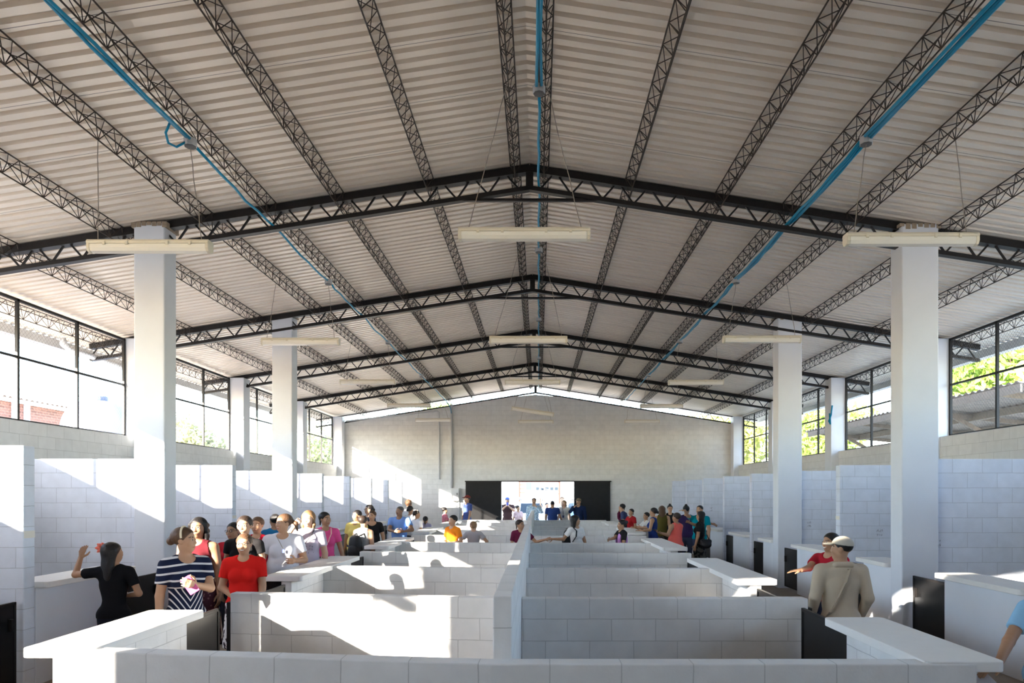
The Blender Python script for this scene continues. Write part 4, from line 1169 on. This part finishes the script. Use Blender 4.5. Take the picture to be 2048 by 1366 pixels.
i = person('woman in navy and white striped dress looking right, hand holding a pink phone', 371, 6.2, 1056, hd=48, hy=46, g=1.02, skin='a', hair=('brown', 'bun_low'),
           top=('tee', (.02, .02, .05), NAVYW), bottom=('skirt', (.02, .02, .05), NAVYW, .30), hem=.50, neck=.062,
           R=dict(ua=(.16, -.05, -1), fa=(.05, .05, -1)), L=dict(to=PX(391, 1170, 5.98), n=(-.6, .8, 0), curl=.7, hint=(1, .3, -1)))
b = MB()
ring = [tuple(i['hp']((.40*math.cos(a), -.02+.06*math.sin(a), .60+.46*math.sin(a)))) for a in [math.pi*k/14 for k in range(15)]]
b.tube(ring, .010, 8); b.build('hairband', mat('cream_band', (.72, .62, .45), .6), i['root'], smooth=True)
p = PX(380, 1170, 5.93)
o = box_thing('phone', p, (.085, .016, .16), mat('pink_phone_case', (.80, .14, .38), .4), 'pink phone case with lens dots held by the striped dress woman', 'phone', (0, math.radians(-32), math.radians(20)))
b = MB()
for (xx, zz) in ((-.020, .050), (.000, .050), (-.020, .027), (.0, .027)): b.lathe([(.006, 0), (.006, .003), (.003, .0035)], 10, (xx, zz, 0))
q = b.build('camera_lens', M_PUPIL, o); q.rotation_euler = (math.radians(90), 0, 0); q.location = (0, -.008, 0)

i = person('woman in sleeveless maroon blouse with curly hair behind the striped dress', 396, 7.75, 1036, hd=0, hy=5, g=1.22, skin='c', hair=('black', 'curly'),
           top=('tank', (.10, .012, .018)), bottom=('skirt', (.1, .03, .05), PLUM, .12), hem=.46, waist=.56)
i = person('woman in red t-shirt and dark glasses beside the maroon blouse', 466, 8.75, 1046, hd=-6, hy=-5, g=1.12, skin='c', hair=('black', 'tied'),
           top=('tee', (.36, .012, .022)), bottom=('pants', (.02, .02, .03)), glasses=True, hem=.44)
hb = hand_pt(i, -1, .7)
bb = MB(); bb.lathe([(.02, .17), (.05, .10), (.085, .02), (.095, -.08), (.08, -.16), (.03, -.19)], 14)
o = bb.build('plastic_bag', mat('blue_plastic', (.02, .26, .46), .3), smooth=True); o.location = (hb[0]-.0, hb[1]-.02, hb[2]-.19); o.scale = (1, .6, 1)
tag(o, 'thin blue plastic bag hanging between the red and maroon tops', 'bag')
i = person('young woman in black cap-sleeve top with centre-parted hair behind the gate', 488, 8.15, 1033, hd=4, hy=0, g=.95, skin='a', hair=('dark', 'tied'),
           top=('cap', (.018, .017, .018)), bottom=('pants', (.015, .015, .02)), hem=.46, neck=.068)
strap(i, [(.055, .02, .84), (.05, -.075, .80), (.03, -.105, .70), (-.02, -.09, .60)], .02, M_STRAPT, 'bag_strap')
i = person('smiling woman in bright red t-shirt and white printed skirt leaning on the gate', 488, 7.22, 1069, hd=14, hy=-6, g=1.14, skin='a', hair=('brown', 'tied'),
           top=('tee', (.70, .018, .014)), bottom=('skirt', (.7, .7, .7), WHFL, .20), hem=.49, smile=True, glasses=True,
           R=dict(ua=(.22, .12, -1), fa=(-.85, .55, -.62), n=(0, 0, -1)), L=dict(ua=(.12, .2, -1), fa=(.0, .5, -1)))
i = person('woman in red polo shirt with white collar tips behind the red t-shirt', 514, 9.55, 1035, hd=4, hy=-4, g=1.05, skin='a', hair=('brown', 'tied'),
           top=('polo', (.44, .012, .030)), bottom=('pants', (.03, .02, .03)))
strap(i, [(-.045, -.062, .822), (.0, -.082, .795), (.045, -.062, .822)], .012, mat('white_trim', (.8, .8, .8), .8), 'collar_trim')
i = person('person in pink vest and blue sleeves facing away by the second left column', 549, 11.7, 1029, hd=205, hy=20, g=1.0, skin='b', hair=('black', 'bun'),
           top=('tee', (.03, .20, .42)), bottom=('pants', (.03, .03, .05)), L=dict(ua=(.5, .2, -1), fa=(.1, .5, -.8)))
s_ = i['s']; fv = Field(); fv.ell((0, .0, .69*s_), (.105*s_+.02, .075*s_+.02, .12*s_), .04)
Vv, Qv = fv.mesh(.011, [lambda a, b, c_: np.sqrt(a*a*.8+b*b)*0+(abs(a)-.085*s_)]); mesh_obj('vest', Vv, Qv, [cloth('vest_pink', (.62, .05, .14))], i['root'])
i = person('woman in plain white t-shirt with ponytail looking left over the counter', 566, 8.95, 1029, hd=14, hy=-52, g=1.34, skin='a', hair=('brown', 'side_pony'),
           top=('tee', (.72, .72, .78)), bottom=('pants', (.030, .024, .024)), hem=.48, neck=.060,
           R=dict(ua=(.3, .05, -1), fa=(.05, .15, -1)), L=dict(ua=(.30, -.05, -1), fa=(-.35, .9, .05), curl=.7))
strap(i, [(-.045, -.055, .835), (-.01, -.092, .775), (.012, -.115, .735)], .004, M_WIRE, 'necklace')
b = MB().box(-.012, .012, -.004, .004, -.022, .022); o = b.build('pendant', mat('pendant_blue', (.12, .16, .5), .3), i['root']); o.location = (.016*i['s'], -.122*i['s'], .715*i['s'])
i = person('woman in printed lilac t-shirt and jeans with long light brown hair', 616, 9.9, 1022, hd=6, hy=-8, g=1.12, skin='d', hair=('light', 'long'),
           top=('tee', (.50, .44, .52)), bottom=('pants', (.035, .05, .10)), hem=.53, waist=.60,
           R=dict(to=PX(586, 1056, 9.6), hint=(-.8, -.2, -1), n=(0, 1, 0), curl=.5), L=dict(ua=(.22, .0, -1), fa=(.1, .1, -1)))
b = MB(); rnd = random.Random(4); s_ = i['s']
for L_ in range(3):
    for k in range(6):
        x0 = -.075+.025*k; zz = .70-.028*L_
        pts = [((x0+rnd.uniform(0, .02))*s_, -(.098-abs(x0)*.25+.012)*s_-.012, (zz+rnd.uniform(-.009, .009))*s_) for _ in range(4)]
        b.tube(pts, .0028 if L_ else .004, 4)
b.build('chest_print', M_INK, i['root'])
strap(i, [(.06, -.03, .835), (.045, -.085, .79), (.0, -.118, .72)], .010, M_STRAPB, 'bag_strap')
i = person('woman in hot pink t-shirt and olive trousers with a crossbody bag', 651, 11.3, 1025, hd=22, hy=42, g=1.0, skin='b', hair=('black', 'tied'),
           top=('tee', (.80, .10, .30)), bottom=('pants', (.085, .068, .035)), hem=.545, waist=.60, L=dict(ua=(.28, .05, -1), fa=(.22, .25, -1)))
strap(i, [(.055, -.02, .84), (.05, -.09, .78), (.015, -.118, .70), (-.03, -.10, .60), (-.06, -.09, .50)], .018, mat('pink_strap', (.70, .40, .34), .7), 'bag_strap')
q = wpt(i, (-.062*i['s'], -.115*i['s'], .475*i['s']))
o = box_thing('handbag', q, (.17, .07, .20), mat('beige_bag', (.62, .50, .42), .6), 'small beige shoulder bag at the hip of the hot pink t-shirt', 'bag', (0, 0, math.radians(22)), bevel=.02)
i = person('woman in yellow t-shirt and black trousers with a jacket round her waist', 713, 14.1, 1021, hd=-14, hy=-18, g=1.28, skin='c', hair=('black', 'short_f'),
           top=('tee', (.76, .60, .18)), bottom=('pants', (.015, .015, .018)), hem=.46, R=dict(ua=(.25, 0, -1), fa=(.1, .12, -1)))
strap(i, [(-.10, -.05, .56), (-.05, -.125, .53), (0, -.145, .515), (.06, -.125, .53), (.11, -.05, .56)], .05, cloth('jacket_navy', (.03, .035, .06)), 'tied_jacket')
i = person('woman in grey tank top and pink trousers with a black backpack, back turned', 727, 12.8, 1032, hd=158, hy=0, g=1.22, skin='a', hair=('dark', 'short_f'),
           top=('tank', (.34, .34, .34)), bottom=('pants', (.62, .05, .20)), hem=.50, L=dict(ua=(.25, .1, -1), fa=(.1, .35, -1)))
def backpack(info, label, sx=.28, sz=.38, zf=.66, m=None, side=0):
    m = m or mat('backpack_black', (.018, .018, .02), .6, 0, .2, 20, .2)
    s_ = info['s']; f = Field()
    for q in (-1, 1):
        f.cap((q*(sx/2-.08), 0, -sz/2+.08), (q*(sx/2-.10), 0, sz/2-.09), .075, .060, .04)
    f.cap((-sx/2+.08, .01, -sz/2+.09), (sx/2-.08, .01, -sz/2+.09), .08, None, .04).ell((0, .0, 0), (sx/2-.03, .085, sz/2-.02), .04)
    V, Q = f.mesh(.010)
    root = empty('backpack', wpt(info, info['LN']((side*s_, (.105+.05*info['g'])*s_, zf*s_))), label, 'backpack', None, info['root'].rotation_euler[2])
    mesh_obj('pack_body', V, Q, [m], root)
    f = Field(); f.ell((0, .075, -sz*.18), (sx*.36, .035, sz*.2), .02); V, Q = f.mesh(.009); mesh_obj('front_pocket', V, Q, [m], root)
    for q in (-1, 1):
        b = MB(); b.tube([(q*.07-side*s_, -.03, sz*.42), (q*.085-side*s_, -.16, sz*.50), (q*.085-side*s_, -.27, sz*.36)], .014, 6); b.build('shoulder_strap', m, root, smooth=True)
    MB().tube([(-.02, .02, sz*.45), (-.02, .02, sz*.53), (.02, .02, sz*.53), (.02, .02, sz*.45)], .006, 6).build('grab_loop', m, root)
    return root
backpack(i, 'black backpack on the grey tank top woman', .30, .42, .64)
i = person('woman in black v-neck t-shirt beside the backpack, hair tied back', 744, 15.1, 1022, hd=12, hy=-22, g=1.25, skin='a', hair=('brown', 'bun_low'),
           top=('tee', (.014, .013, .014)), bottom=('pants', (.03, .03, .04)), neck=.075, L=dict(ua=(.28, 0, -1), fa=(.12, .2, -1)))
i = person('woman with glasses and clipped-up black hair behind the black v-neck', 737, 16.8, 1010, hd=-40, hy=-18, g=1.0, skin='a', hair=('black', 'bun_low'),
           top=('tee', (.05, .05, .07)), bottom=('pants', (.03, .03, .04)), glasses=True)
i = person('man in light blue t-shirt with a moustache, hands clasped in front', 799, 16.2, 1013, hd=-4, hy=-30, sex='m', g=1.22, skin='c', hair=('grey', 'short_m'),
           top=('tee', (.19, .34, .72)), bottom=('pants', (.03, .03, .05)), hem=.44,
           R=dict(to=PX(789, 1063, 15.87), hint=(-1, .4, -.6), hd=(1, -.3, 0), n=(0, 1, 0), curl=.5), L=dict(to=PX(808, 1063, 15.89), hint=(1, .4, -.6), hd=(-1, -.3, 0), n=(0, 1, 0), curl=.5))
i = person('person with fluffy brown hair and white top facing away near the far left', 818, 20.8, 1001, hd=175, hy=-10, g=.95, skin='b', hair=('brown', 'afro'), sex='m', top=('tee', (.60, .64, .70)), bottom=('pants', (.04, .05, .09)))
i = person('dark-haired woman in pale grey top just behind the white t-shirt at the far left', 821, 19.2, 1012, hd=150, hy=0, g=1.0, skin='b', hair=('black', 'bun_low'), top=('tee', (.50, .52, .55)), bottom=('pants', (.04, .04, .06)))
i = person('woman in white t-shirt and pale hairband beside the blue t-shirt man', 834, 18.3, 1021, hd=138, hy=-30, g=.98, skin='b', hair=('dark', 'tied'), top=('tee', (.70, .70, .72)), bottom=('pants', (.03, .03, .04)), L=dict(ua=(.2, .3, -1), fa=(0, .6, -.9)))
b = MB(); b.tube([tuple(i['hp']((.40*math.cos(a), -.06, .62+.44*math.sin(a)))) for a in [math.pi*k/12 for k in range(13)]], .008, 6); b.build('hairband', mat('cream_band', (.72, .62, .45)), i['root'], smooth=True)
i = person('girl with a long black braid and lilac top seen from behind', 851, 19.8, 1033, hd=182, hy=0, sex='c', g=.86, skin='b', hair=('black', 'braid'), top=('cap', (.46, .42, .60)), bottom=('pants', (.04, .05, .1)))
i = person('woman in pink plaid shirt with a black bun by the electrical panel', 890, 23.6, 1015, hd=112, hy=0, g=1.0, skin='b', hair=('black', 'bun'), top=('tee', (.5, .2, .25), PINKPL), bottom=('pants', (.04, .04, .06)))
i = person('man in blue polo and maroon cap with a lanyard before the left door leaf', 934, 25.9, 990, hd=-52, hy=-24, sex='m', g=1.05, skin='b', hair=('black', 'short_m'), top=('polo', (.06, .09, .26)), bottom=('pants', (.03, .03, .04)), cap=(.16, .03, .025), L=dict(ua=(.12, .1, -1), fa=(.02, .3, -1)))
strap(i, [(-.04, -.05, .84), (-.02, -.092, .74), (-.012, -.095, .68)], .010, mat('white_trim', (.8, .8, .8), .8), 'lanyard')
# ------------------------------------------------------------------ inside the middle stalls
i = person('short-haired person in orange t-shirt in the left middle stall holding a paper cup', 905, 14.2, 1031, hd=-38, hy=-6, g=1.02, skin='a', hair=('black', 'short_f'), sex='c', hs=.205, top=('tee', (.86, .26, .02)), bottom=('pants', (.05, .05, .08)), H=None,
           L=dict(ua=(.3, -.1, -1), fa=(-.55, .8, -.1), curl=.8), R=dict(ua=(.15, .1, -1), fa=(-.3, .9, -.2)))
q = hand_pt(i, 1, .9); o = MB().lathe([(.028, -.045), (.038, .045), (.034, .045), (.025, -.04)], 14).build('paper_cup', mat('paper_white', (.8, .8, .78), .6), smooth=True); o.location = (q[0], q[1]-.02, q[2]); tag(o, 'white paper cup in the hand of the orange t-shirt person', 'cup')
i = person('woman in pale grey t-shirt with a low light-brown bun, back turned, elbows out', 947, 14.75, 1043, hd=180, hy=0, g=1.1, skin='d', hair=('light', 'bun_low'), sex='c', hs=.205, top=('tee', (.46, .46, .49)), bottom=('pants', (.06, .06, .09)),
           L=dict(ua=(.85, -.15, -.9), fa=(-.4, .5, -.8)), R=dict(ua=(.85, -.15, -.9), fa=(-.4, .5, -.8)))
i = person('woman in maroon t-shirt half hidden by the spine wall, reaching out her hand', 1041, 14.35, 1040, hd=8, hy=45, g=1.0, skin='b', hair=('dark', 'tied'), sex='c', hs=.205, top=('tee', (.13, .016, .045)), bottom=('pants', (.03, .03, .05)),
           L=dict(to=PX(1091, 1079, 14.25), hint=(.2, .3, -1), n=(0, 1, -.3), curl=.4), R=dict(ua=(.2, 0, -1), fa=(-.1, .3, -.9)), armk=1.15)
i = person('woman in white crop top with long black hair stretching her arm over to the left', 1152, 14.4, 1031, hd=38, hy=62, g=1.0, skin='b', hair=('black', 'very_long'), sex='f', hs=.205, top=('tee', (.74, .73, .72)), bottom=('pants', (.03, .04, .08)), hem=.56, waist=.54,
           R=dict(to=PX(1106, 1078, 14.3), hint=(-.3, .2, -1), n=(0, 1, -.3), curl=.4), L=dict(ua=(.3, .1, -1), fa=(.2, .2, -1)))
backpack(i, 'black backpack slung on the white crop top woman', .24, .34, .68, None, -.03)
strap(i, [(-.075, -.02, .83), (-.062, -.085, .78), (-.075, -.09, .70), (-.09, -.03, .62)], .03, M_STRAPB, 'backpack_strap')
i = person('woman in lilac vest over black t-shirt holding a phone, in the right middle stall', 1243, 14.4, 1040, hd=-72, hy=-10, g=1.05, skin='b', hair=('black', 'bun'), sex='c', hs=.205, top=('tee', (.015, .014, .016)), bottom=('pants', (.03, .03, .05)),
           R=dict(to=PX(1219, 1079, 14.2), n=(1, 0, 0), hint=(-.2, .6, -1), curl=.6), L=dict(ua=(.15, .2, -1), fa=(-.1, .9, -.4)))
s_ = i['s']; fv = Field(); fv.ell((0, .0, .69*s_), (.105*s_+.018, .078*s_+.018, .14*s_), .04)
Vv, Qv = fv.mesh(.011, [lambda a, b, c_: (abs(a)-.082*s_), lambda a, b, c_: .022*s_-abs(a)+0*b]); mesh_obj('vest', Vv, Qv, [cloth('vest_lilac', (.52, .26, .62))], i['root'])
q = hand_pt(i, -1, .8); box_thing('phone', (q[0]-.03, q[1], q[2]+.04), (.012, .075, .15), mat('white_phone', (.78, .72, .70), .3), 'white phone held up by the lilac vest woman', 'phone', (0, math.radians(-10), 0))
# ------------------------------------------------------------------ by the doorway
i = person('man in dark polo and blue cap filming with his phone in the doorway', 1015, 29.2, 994, hd=10, hy=8, sex='m', g=1.15, skin='b', hair=('black', 'short_m'), top=('polo', (.05, .025, .025)), bottom=('pants', (.03, .025, .025)), cap=(.08, .12, .34), z0=-.12,
           R=dict(to=PX(1011, 1013, 28.9), hint=(-1, 0, -1), curl=.7), L=dict(to=PX(1019, 1014, 28.9), hint=(1, 0, -1), curl=.7))
box_thing('phone', PX(1015, 1008, 28.86), (.08, .012, .15), mat('blue_phone', (.08, .1, .4), .3), 'blue phone held up by the man filming in the doorway', 'phone')
i = person('woman in pale pink floral dress standing low in the doorway', 1036, 28.6, 1011, hd=30, hy=40, g=1.1, skin='a', hair=('dark', 'bun'), top=('tee', (.72, .50, .50)), bottom=('skirt', (.7, .5, .4), cloth('peach_cloth', (.80, .50, .30)), .2), z0=-.12)
i = person('man in pale blue batik shirt past the spine wall end, hand at chin', 1068, 26.6, 996, hd=0, hy=-5, sex='m', g=1.1, skin='a', hair=('black', 'short_m'), top=('long', (.4, .5, .65), LACE), bottom=('pants', (.05, .05, .08)),
           L=dict(to=PX(1073, 1014, 26.35), hint=(1, .2, -1), curl=.7))
i = person('man in navy shirt with cropped hair seen from behind in the doorway', 1105, 26.4, 1002, hd=170, hy=0, sex='m', g=1.25, skin='c', hair=('black', 'short_m'), top=('tee', (.022, .045, .16)), bottom=('pants', (.02, .02, .03)), R=dict(ua=(.3, .1, -1), fa=(.2, .6, -.6)))
i = person('woman in white blouse with long fair hair and a lanyard in the doorway', 1128, 26.8, 1001, hd=-10, hy=-8, g=1.05, skin='d', hair=('light', 'long'), top=('tee', (.66, .64, .60)), bottom=('pants', (.05, .05, .08)))
strap(i, [(-.03, -.06, .83), (.0, -.122, .72), (.0, -.122, .66)], .012, M_STRAPB, 'lanyard')
b = MB().box(-.03, .03, -.004, .004, -.05, .05); o = b.build('badge', mat('badge_dark', (.06, .07, .16), .4), i['root']); o.location = (0, -.135*i['s'], .62*i['s'])
i = person('fair-haired person hidden behind the white blouse outside the doorway', 1124, 29.4, 994, hd=0, hy=0, g=1.0, skin='d', hair=('light', 'short_f'), top=('tee', (.7, .68, .66)), bottom=('pants', (.05, .05, .08)), z0=-.12)
i = person('man in navy sweater and tan cap, hand at his cheek before the right door leaf', 1157, 25.8, 996, hd=-18, hy=-10, sex='m', g=1.12, skin='b', hair=('black', 'short_m'), top=('long', (.012, .022, .060)), bottom=('pants', (.02, .02, .03)), cap=(.22, .17, .11),
           R=dict(to=PX(1149, 1014, 25.55), hint=(-1, .2, -1), curl=.8))
i = person('person in white waving an arm beside the white car outside', 1094, 31.5, 1006, hd=20, g=1.0, skin='a', hair=('dark', 'tied'), top=('tee', (.75, .70, .70)), bottom=('pants', (.5, .1, .15)), z0=-.12, R=dict(ua=(.6, .2, .8), fa=(.1, .1, 1)))
# ------------------------------------------------------------------ right aisle, far group
i = person('person in maroon top raising a red cup, nearest the right door leaf', 1244, 24.0, 1010, hd=-50, hy=-10, g=.95, skin='b', hair=('black', 'tied'), top=('long', (.10, .014, .04)), bottom=('pants', (.03, .03, .05)), R=dict(to=PX(1239, 1022, 23.75), hint=(-.4, .2, -1), curl=.8))
q = hand_pt(i, -1, .8); o = MB().lathe([(.032, -.05), (.042, .05), (.038, .05), (.028, -.045)], 12).build('drink_cup', mat('red_cup', (.62, .06, .04), .4), smooth=True); o.location = q; tag(o, 'red cup raised to the mouth of the maroon top person', 'cup')
i = person('person in slate navy t-shirt leaning left over the far counter', 1255, 22.4, 1012, hd=-100, hy=-10, g=1.05, skin='a', hair=('black', 'short_f'), top=('tee', (.05, .06, .13)), bottom=('pants', (.4, .4, .42)), lean=.35, sex='m')
i = person('person in red t-shirt with arm on the far right counter', 1262, 21.3, 1018, hd=-60, hy=10, g=1.1, skin='b', hair=('black', 'tied'), top=('tee', (.42, .02, .025)), bottom=('pants', (.03, .03, .04)), R=dict(ua=(.2, .5, -.8), fa=(.1, 1, -.4)))
i = person('boy in white t-shirt with arms out over the right counter', 1292, 18.9, 1025, hd=-75, hy=5, sex='c', g=.9, skin='b', hair=('black', 'short_f'), top=('tee', (.62, .60, .58)), bottom=('pants', (.05, .05, .08)), R=dict(ua=(.1, .7, -.7), fa=(0, 1, -.1)), L=dict(ua=(.1, .7, -.6), fa=(0, 1, .1)))
i = person('woman in sleeveless royal blue top reaching left across the right counter', 1306, 17.6, 1016, hd=-110, hy=0, g=1.08, skin='b', hair=('black', 'bun_low'), top=('tank', (.025, .05, .20)), bottom=('pants', (.04, .05, .1)), hem=.49, R=dict(ua=(.1, .5, -.8), fa=(0, 1, .1)), L=dict(to=PX(1283, 1062, 17.3), hint=(.2, .3, -1), curl=.5))
i = person('woman in olive top with long brown wavy hair, back turned', 1324, 18.8, 1012, hd=172, hy=0, g=1.02, skin='a', hair=('brown', 'long'), top=('tank', (.10, .085, .022)), bottom=('pants', (.05, .04, .03)))
i = person('woman in black tank top with a high bun behind the olive top', 1340, 20.8, 1009, hd=-10, hy=5, g=1.0, skin='a', hair=('black', 'bun_high'), top=('tank', (.02, .018, .02)), bottom=('pants', (.03, .03, .04)))
i = person('woman in coral tank top with cropped dark hair reaching for the counter', 1352, 15.5, 1026, hd=-140, hy=10, g=1.3, skin='b', hair=('dark', 'short_f'), top=('tank', (.84, .15, .12)), bottom=('pants', (.03, .03, .04)), hem=.46,
           R=dict(ua=(.25, .3, -1), fa=(.05, .4, -.8)), L=dict(to=PX(1321, 1066, 15.15), hint=(0, .3, -1), curl=.4, n=(0, 0, 1)))
q = hand_pt(i, 1, .8); box_thing('phone', (q[0]-.02, q[1], q[2]+.035), (.15, .075, .012), M_PUPIL, 'black phone lying in the hand of the coral tank top woman', 'phone', (0, math.radians(15), math.radians(30)))
i = person('woman in dark violet t-shirt with a top knot, arms reaching right', 1373, 18.2, 1010, hd=150, hy=0, g=1.15, skin='b', hair=('black', 'bun_high'), top=('tee', (.035, .022, .075)), bottom=('pants', (.05, .06, .10)), R=dict(ua=(.8, .3, -.3), fa=(1, .2, -.25)))
i = person('man in teal t-shirt stretching his arm out above the crowd to the left', 1399, 17.3, 1011, hd=-30, hy=-10, sex='m', g=1.08, skin='a', hair=('black', 'short_m'), top=('tee', (.0, .26, .34)), bottom=('pants', (.04, .05, .09)), R=dict(to=PX(1366, 1016, 16.9), hint=(-.2, .2, -1), hd=(-1, 0, .1), n=(0, 0, -1), curl=.2), L=dict(ua=(.2, .1, -1), fa=(.0, .3, -1)))
i = person('woman in black t-shirt and dark camouflage skirt with long black hair, arm out', 1400, 15.9, 1023, hd=-115, hy=0, g=1.05, skin='b', hair=('black', 'long'), top=('tee', (.013, .012, .013)), bottom=('skirt', (.02, .02, .02), CAMO, .2), L=dict(ua=(.15, .05, -1), fa=(.05, .25, -1)), R=dict(to=PX(1366, 1043, 15.6), hint=(0, .3, -1), curl=.3))
q = wpt(i, (.17*i['s'], .10*i['s'], .50*i['s'])); f = Field(); f.ell((0, 0, -.03), (.13, .08, .09), .03).cap((-.09, 0, .05), (.09, 0, .05), .045, None, .04).cap((-.08, 0, .07), (-.02, 0, .20), .012, None, .01).cap((.08, 0, .07), (.02, 0, .20), .012, None, .01); V, Q = f.mesh(.012); o = mesh_obj('handbag', V, Q, [mat('bag_black', (.016, .015, .018), .5)], None); o.location = (q[0]+.05, q[1]+.05, q[2]+.02); tag(o, 'black shoulder bag against the hip of the camouflage skirt woman', 'bag')
i = person('small child with dark hair just showing above the right counter', 1322, 15.4, 1073, hd=-20, hy=0, sex='c', g=.95, skin='b', hair=('black', 'short_f'), hs=.18, top=('tee', (.02, .02, .02)), bottom=('pants', (.03, .03, .05)))
# ------------------------------------------------------------------ right aisle, near
i = person('smiling man in red t-shirt behind the tan cap, hand out on the counter corner', 1660, 7.75, 1067, hd=-62, hy=-12, sex='m', g=1.05, skin='b', hair=('black', 'short_f'), smile=True, top=('tee', (.40, .016, .03)), bottom=('pants', (.03, .04, .08)),
           R=dict(to=(2.76, 7.42, WT+.05), hint=(-.3, .5, -1), hd=(-1, .15, -.08), n=(0, 0, -1), curl=.15), L=dict(ua=(.2, .2, -1), fa=(0, .4, -1)))
TAN = (.50, .42, .32)
i = person('man in tan long-sleeved shirt and beige cap, back turned, in the right aisle', 1681, 6.35, 1071, hd=176, hy=62, sex='m', g=1.12, skin='b', hair=('black', 'short_m'), top=('long', TAN), bottom=('pants', (.16, .13, .10)), hem=.42, cap=(.48, .44, .37), neck=.048,
           L=dict(ua=(.22, -.05, -1), fa=(.10, .3, -1)), R=dict(ua=(.22, -.1, -1), fa=(-.1, .5, -.8)))
strap(i, [(-.05, .0, .845), (-.03, .065, .81), (.0, .082, .73), (.045, .086, .64), (.085, .078, .55), (.10, .03, .50)], .035, cloth('tan_strap_cloth', (.40, .33, .25)), 'shoulder_strap')
f = Field()
s_ = i['s']; f.cap((-.045*s_, .045*s_, .835*s_), (.045*s_, .045*s_, .835*s_), .020*s_, None, .01); V, Q = f.mesh(.008); mesh_obj('shirt_collar', V, Q, [cloth('cloth_49_41_31', TAN)], i['root'])
i = person('person in light blue sleeve reaching in from the right edge with a sheet of paper', 2120, 4.45, 988, X=3.36, H=1.44, hd=-15, hy=-10, g=1.05, skin='b', hair=('black', 'tied'), top=('tee', (.30, .55, .78)), bottom=('pants', (.03, .035, .06)),
           L=dict(ua=(.2, .1, -1), fa=(.05, .3, -1)), armk=1.18, R=dict(to=(2.83, 4.22, .82), hint=(-.3, .6, -.9), hd=(-.92, -.1, -.30), n=(.2, 0, -1), curl=.25), hs=.20)
o = MB().box(-.10, .06, -.08, .08, -.006, .006).build('paper_pad', mat('paper_blue_white', (.70, .72, .80), .7), bevel=.002); q = hand_pt(i, -1, .8)
o.location = (q[0]-.01, q[1]-.01, q[2]-.055); o.rotation_euler = (math.radians(15), math.radians(-28), math.radians(-14)); tag(o, 'pale sheet of paper held by the hand under the right counter corner', 'paper')
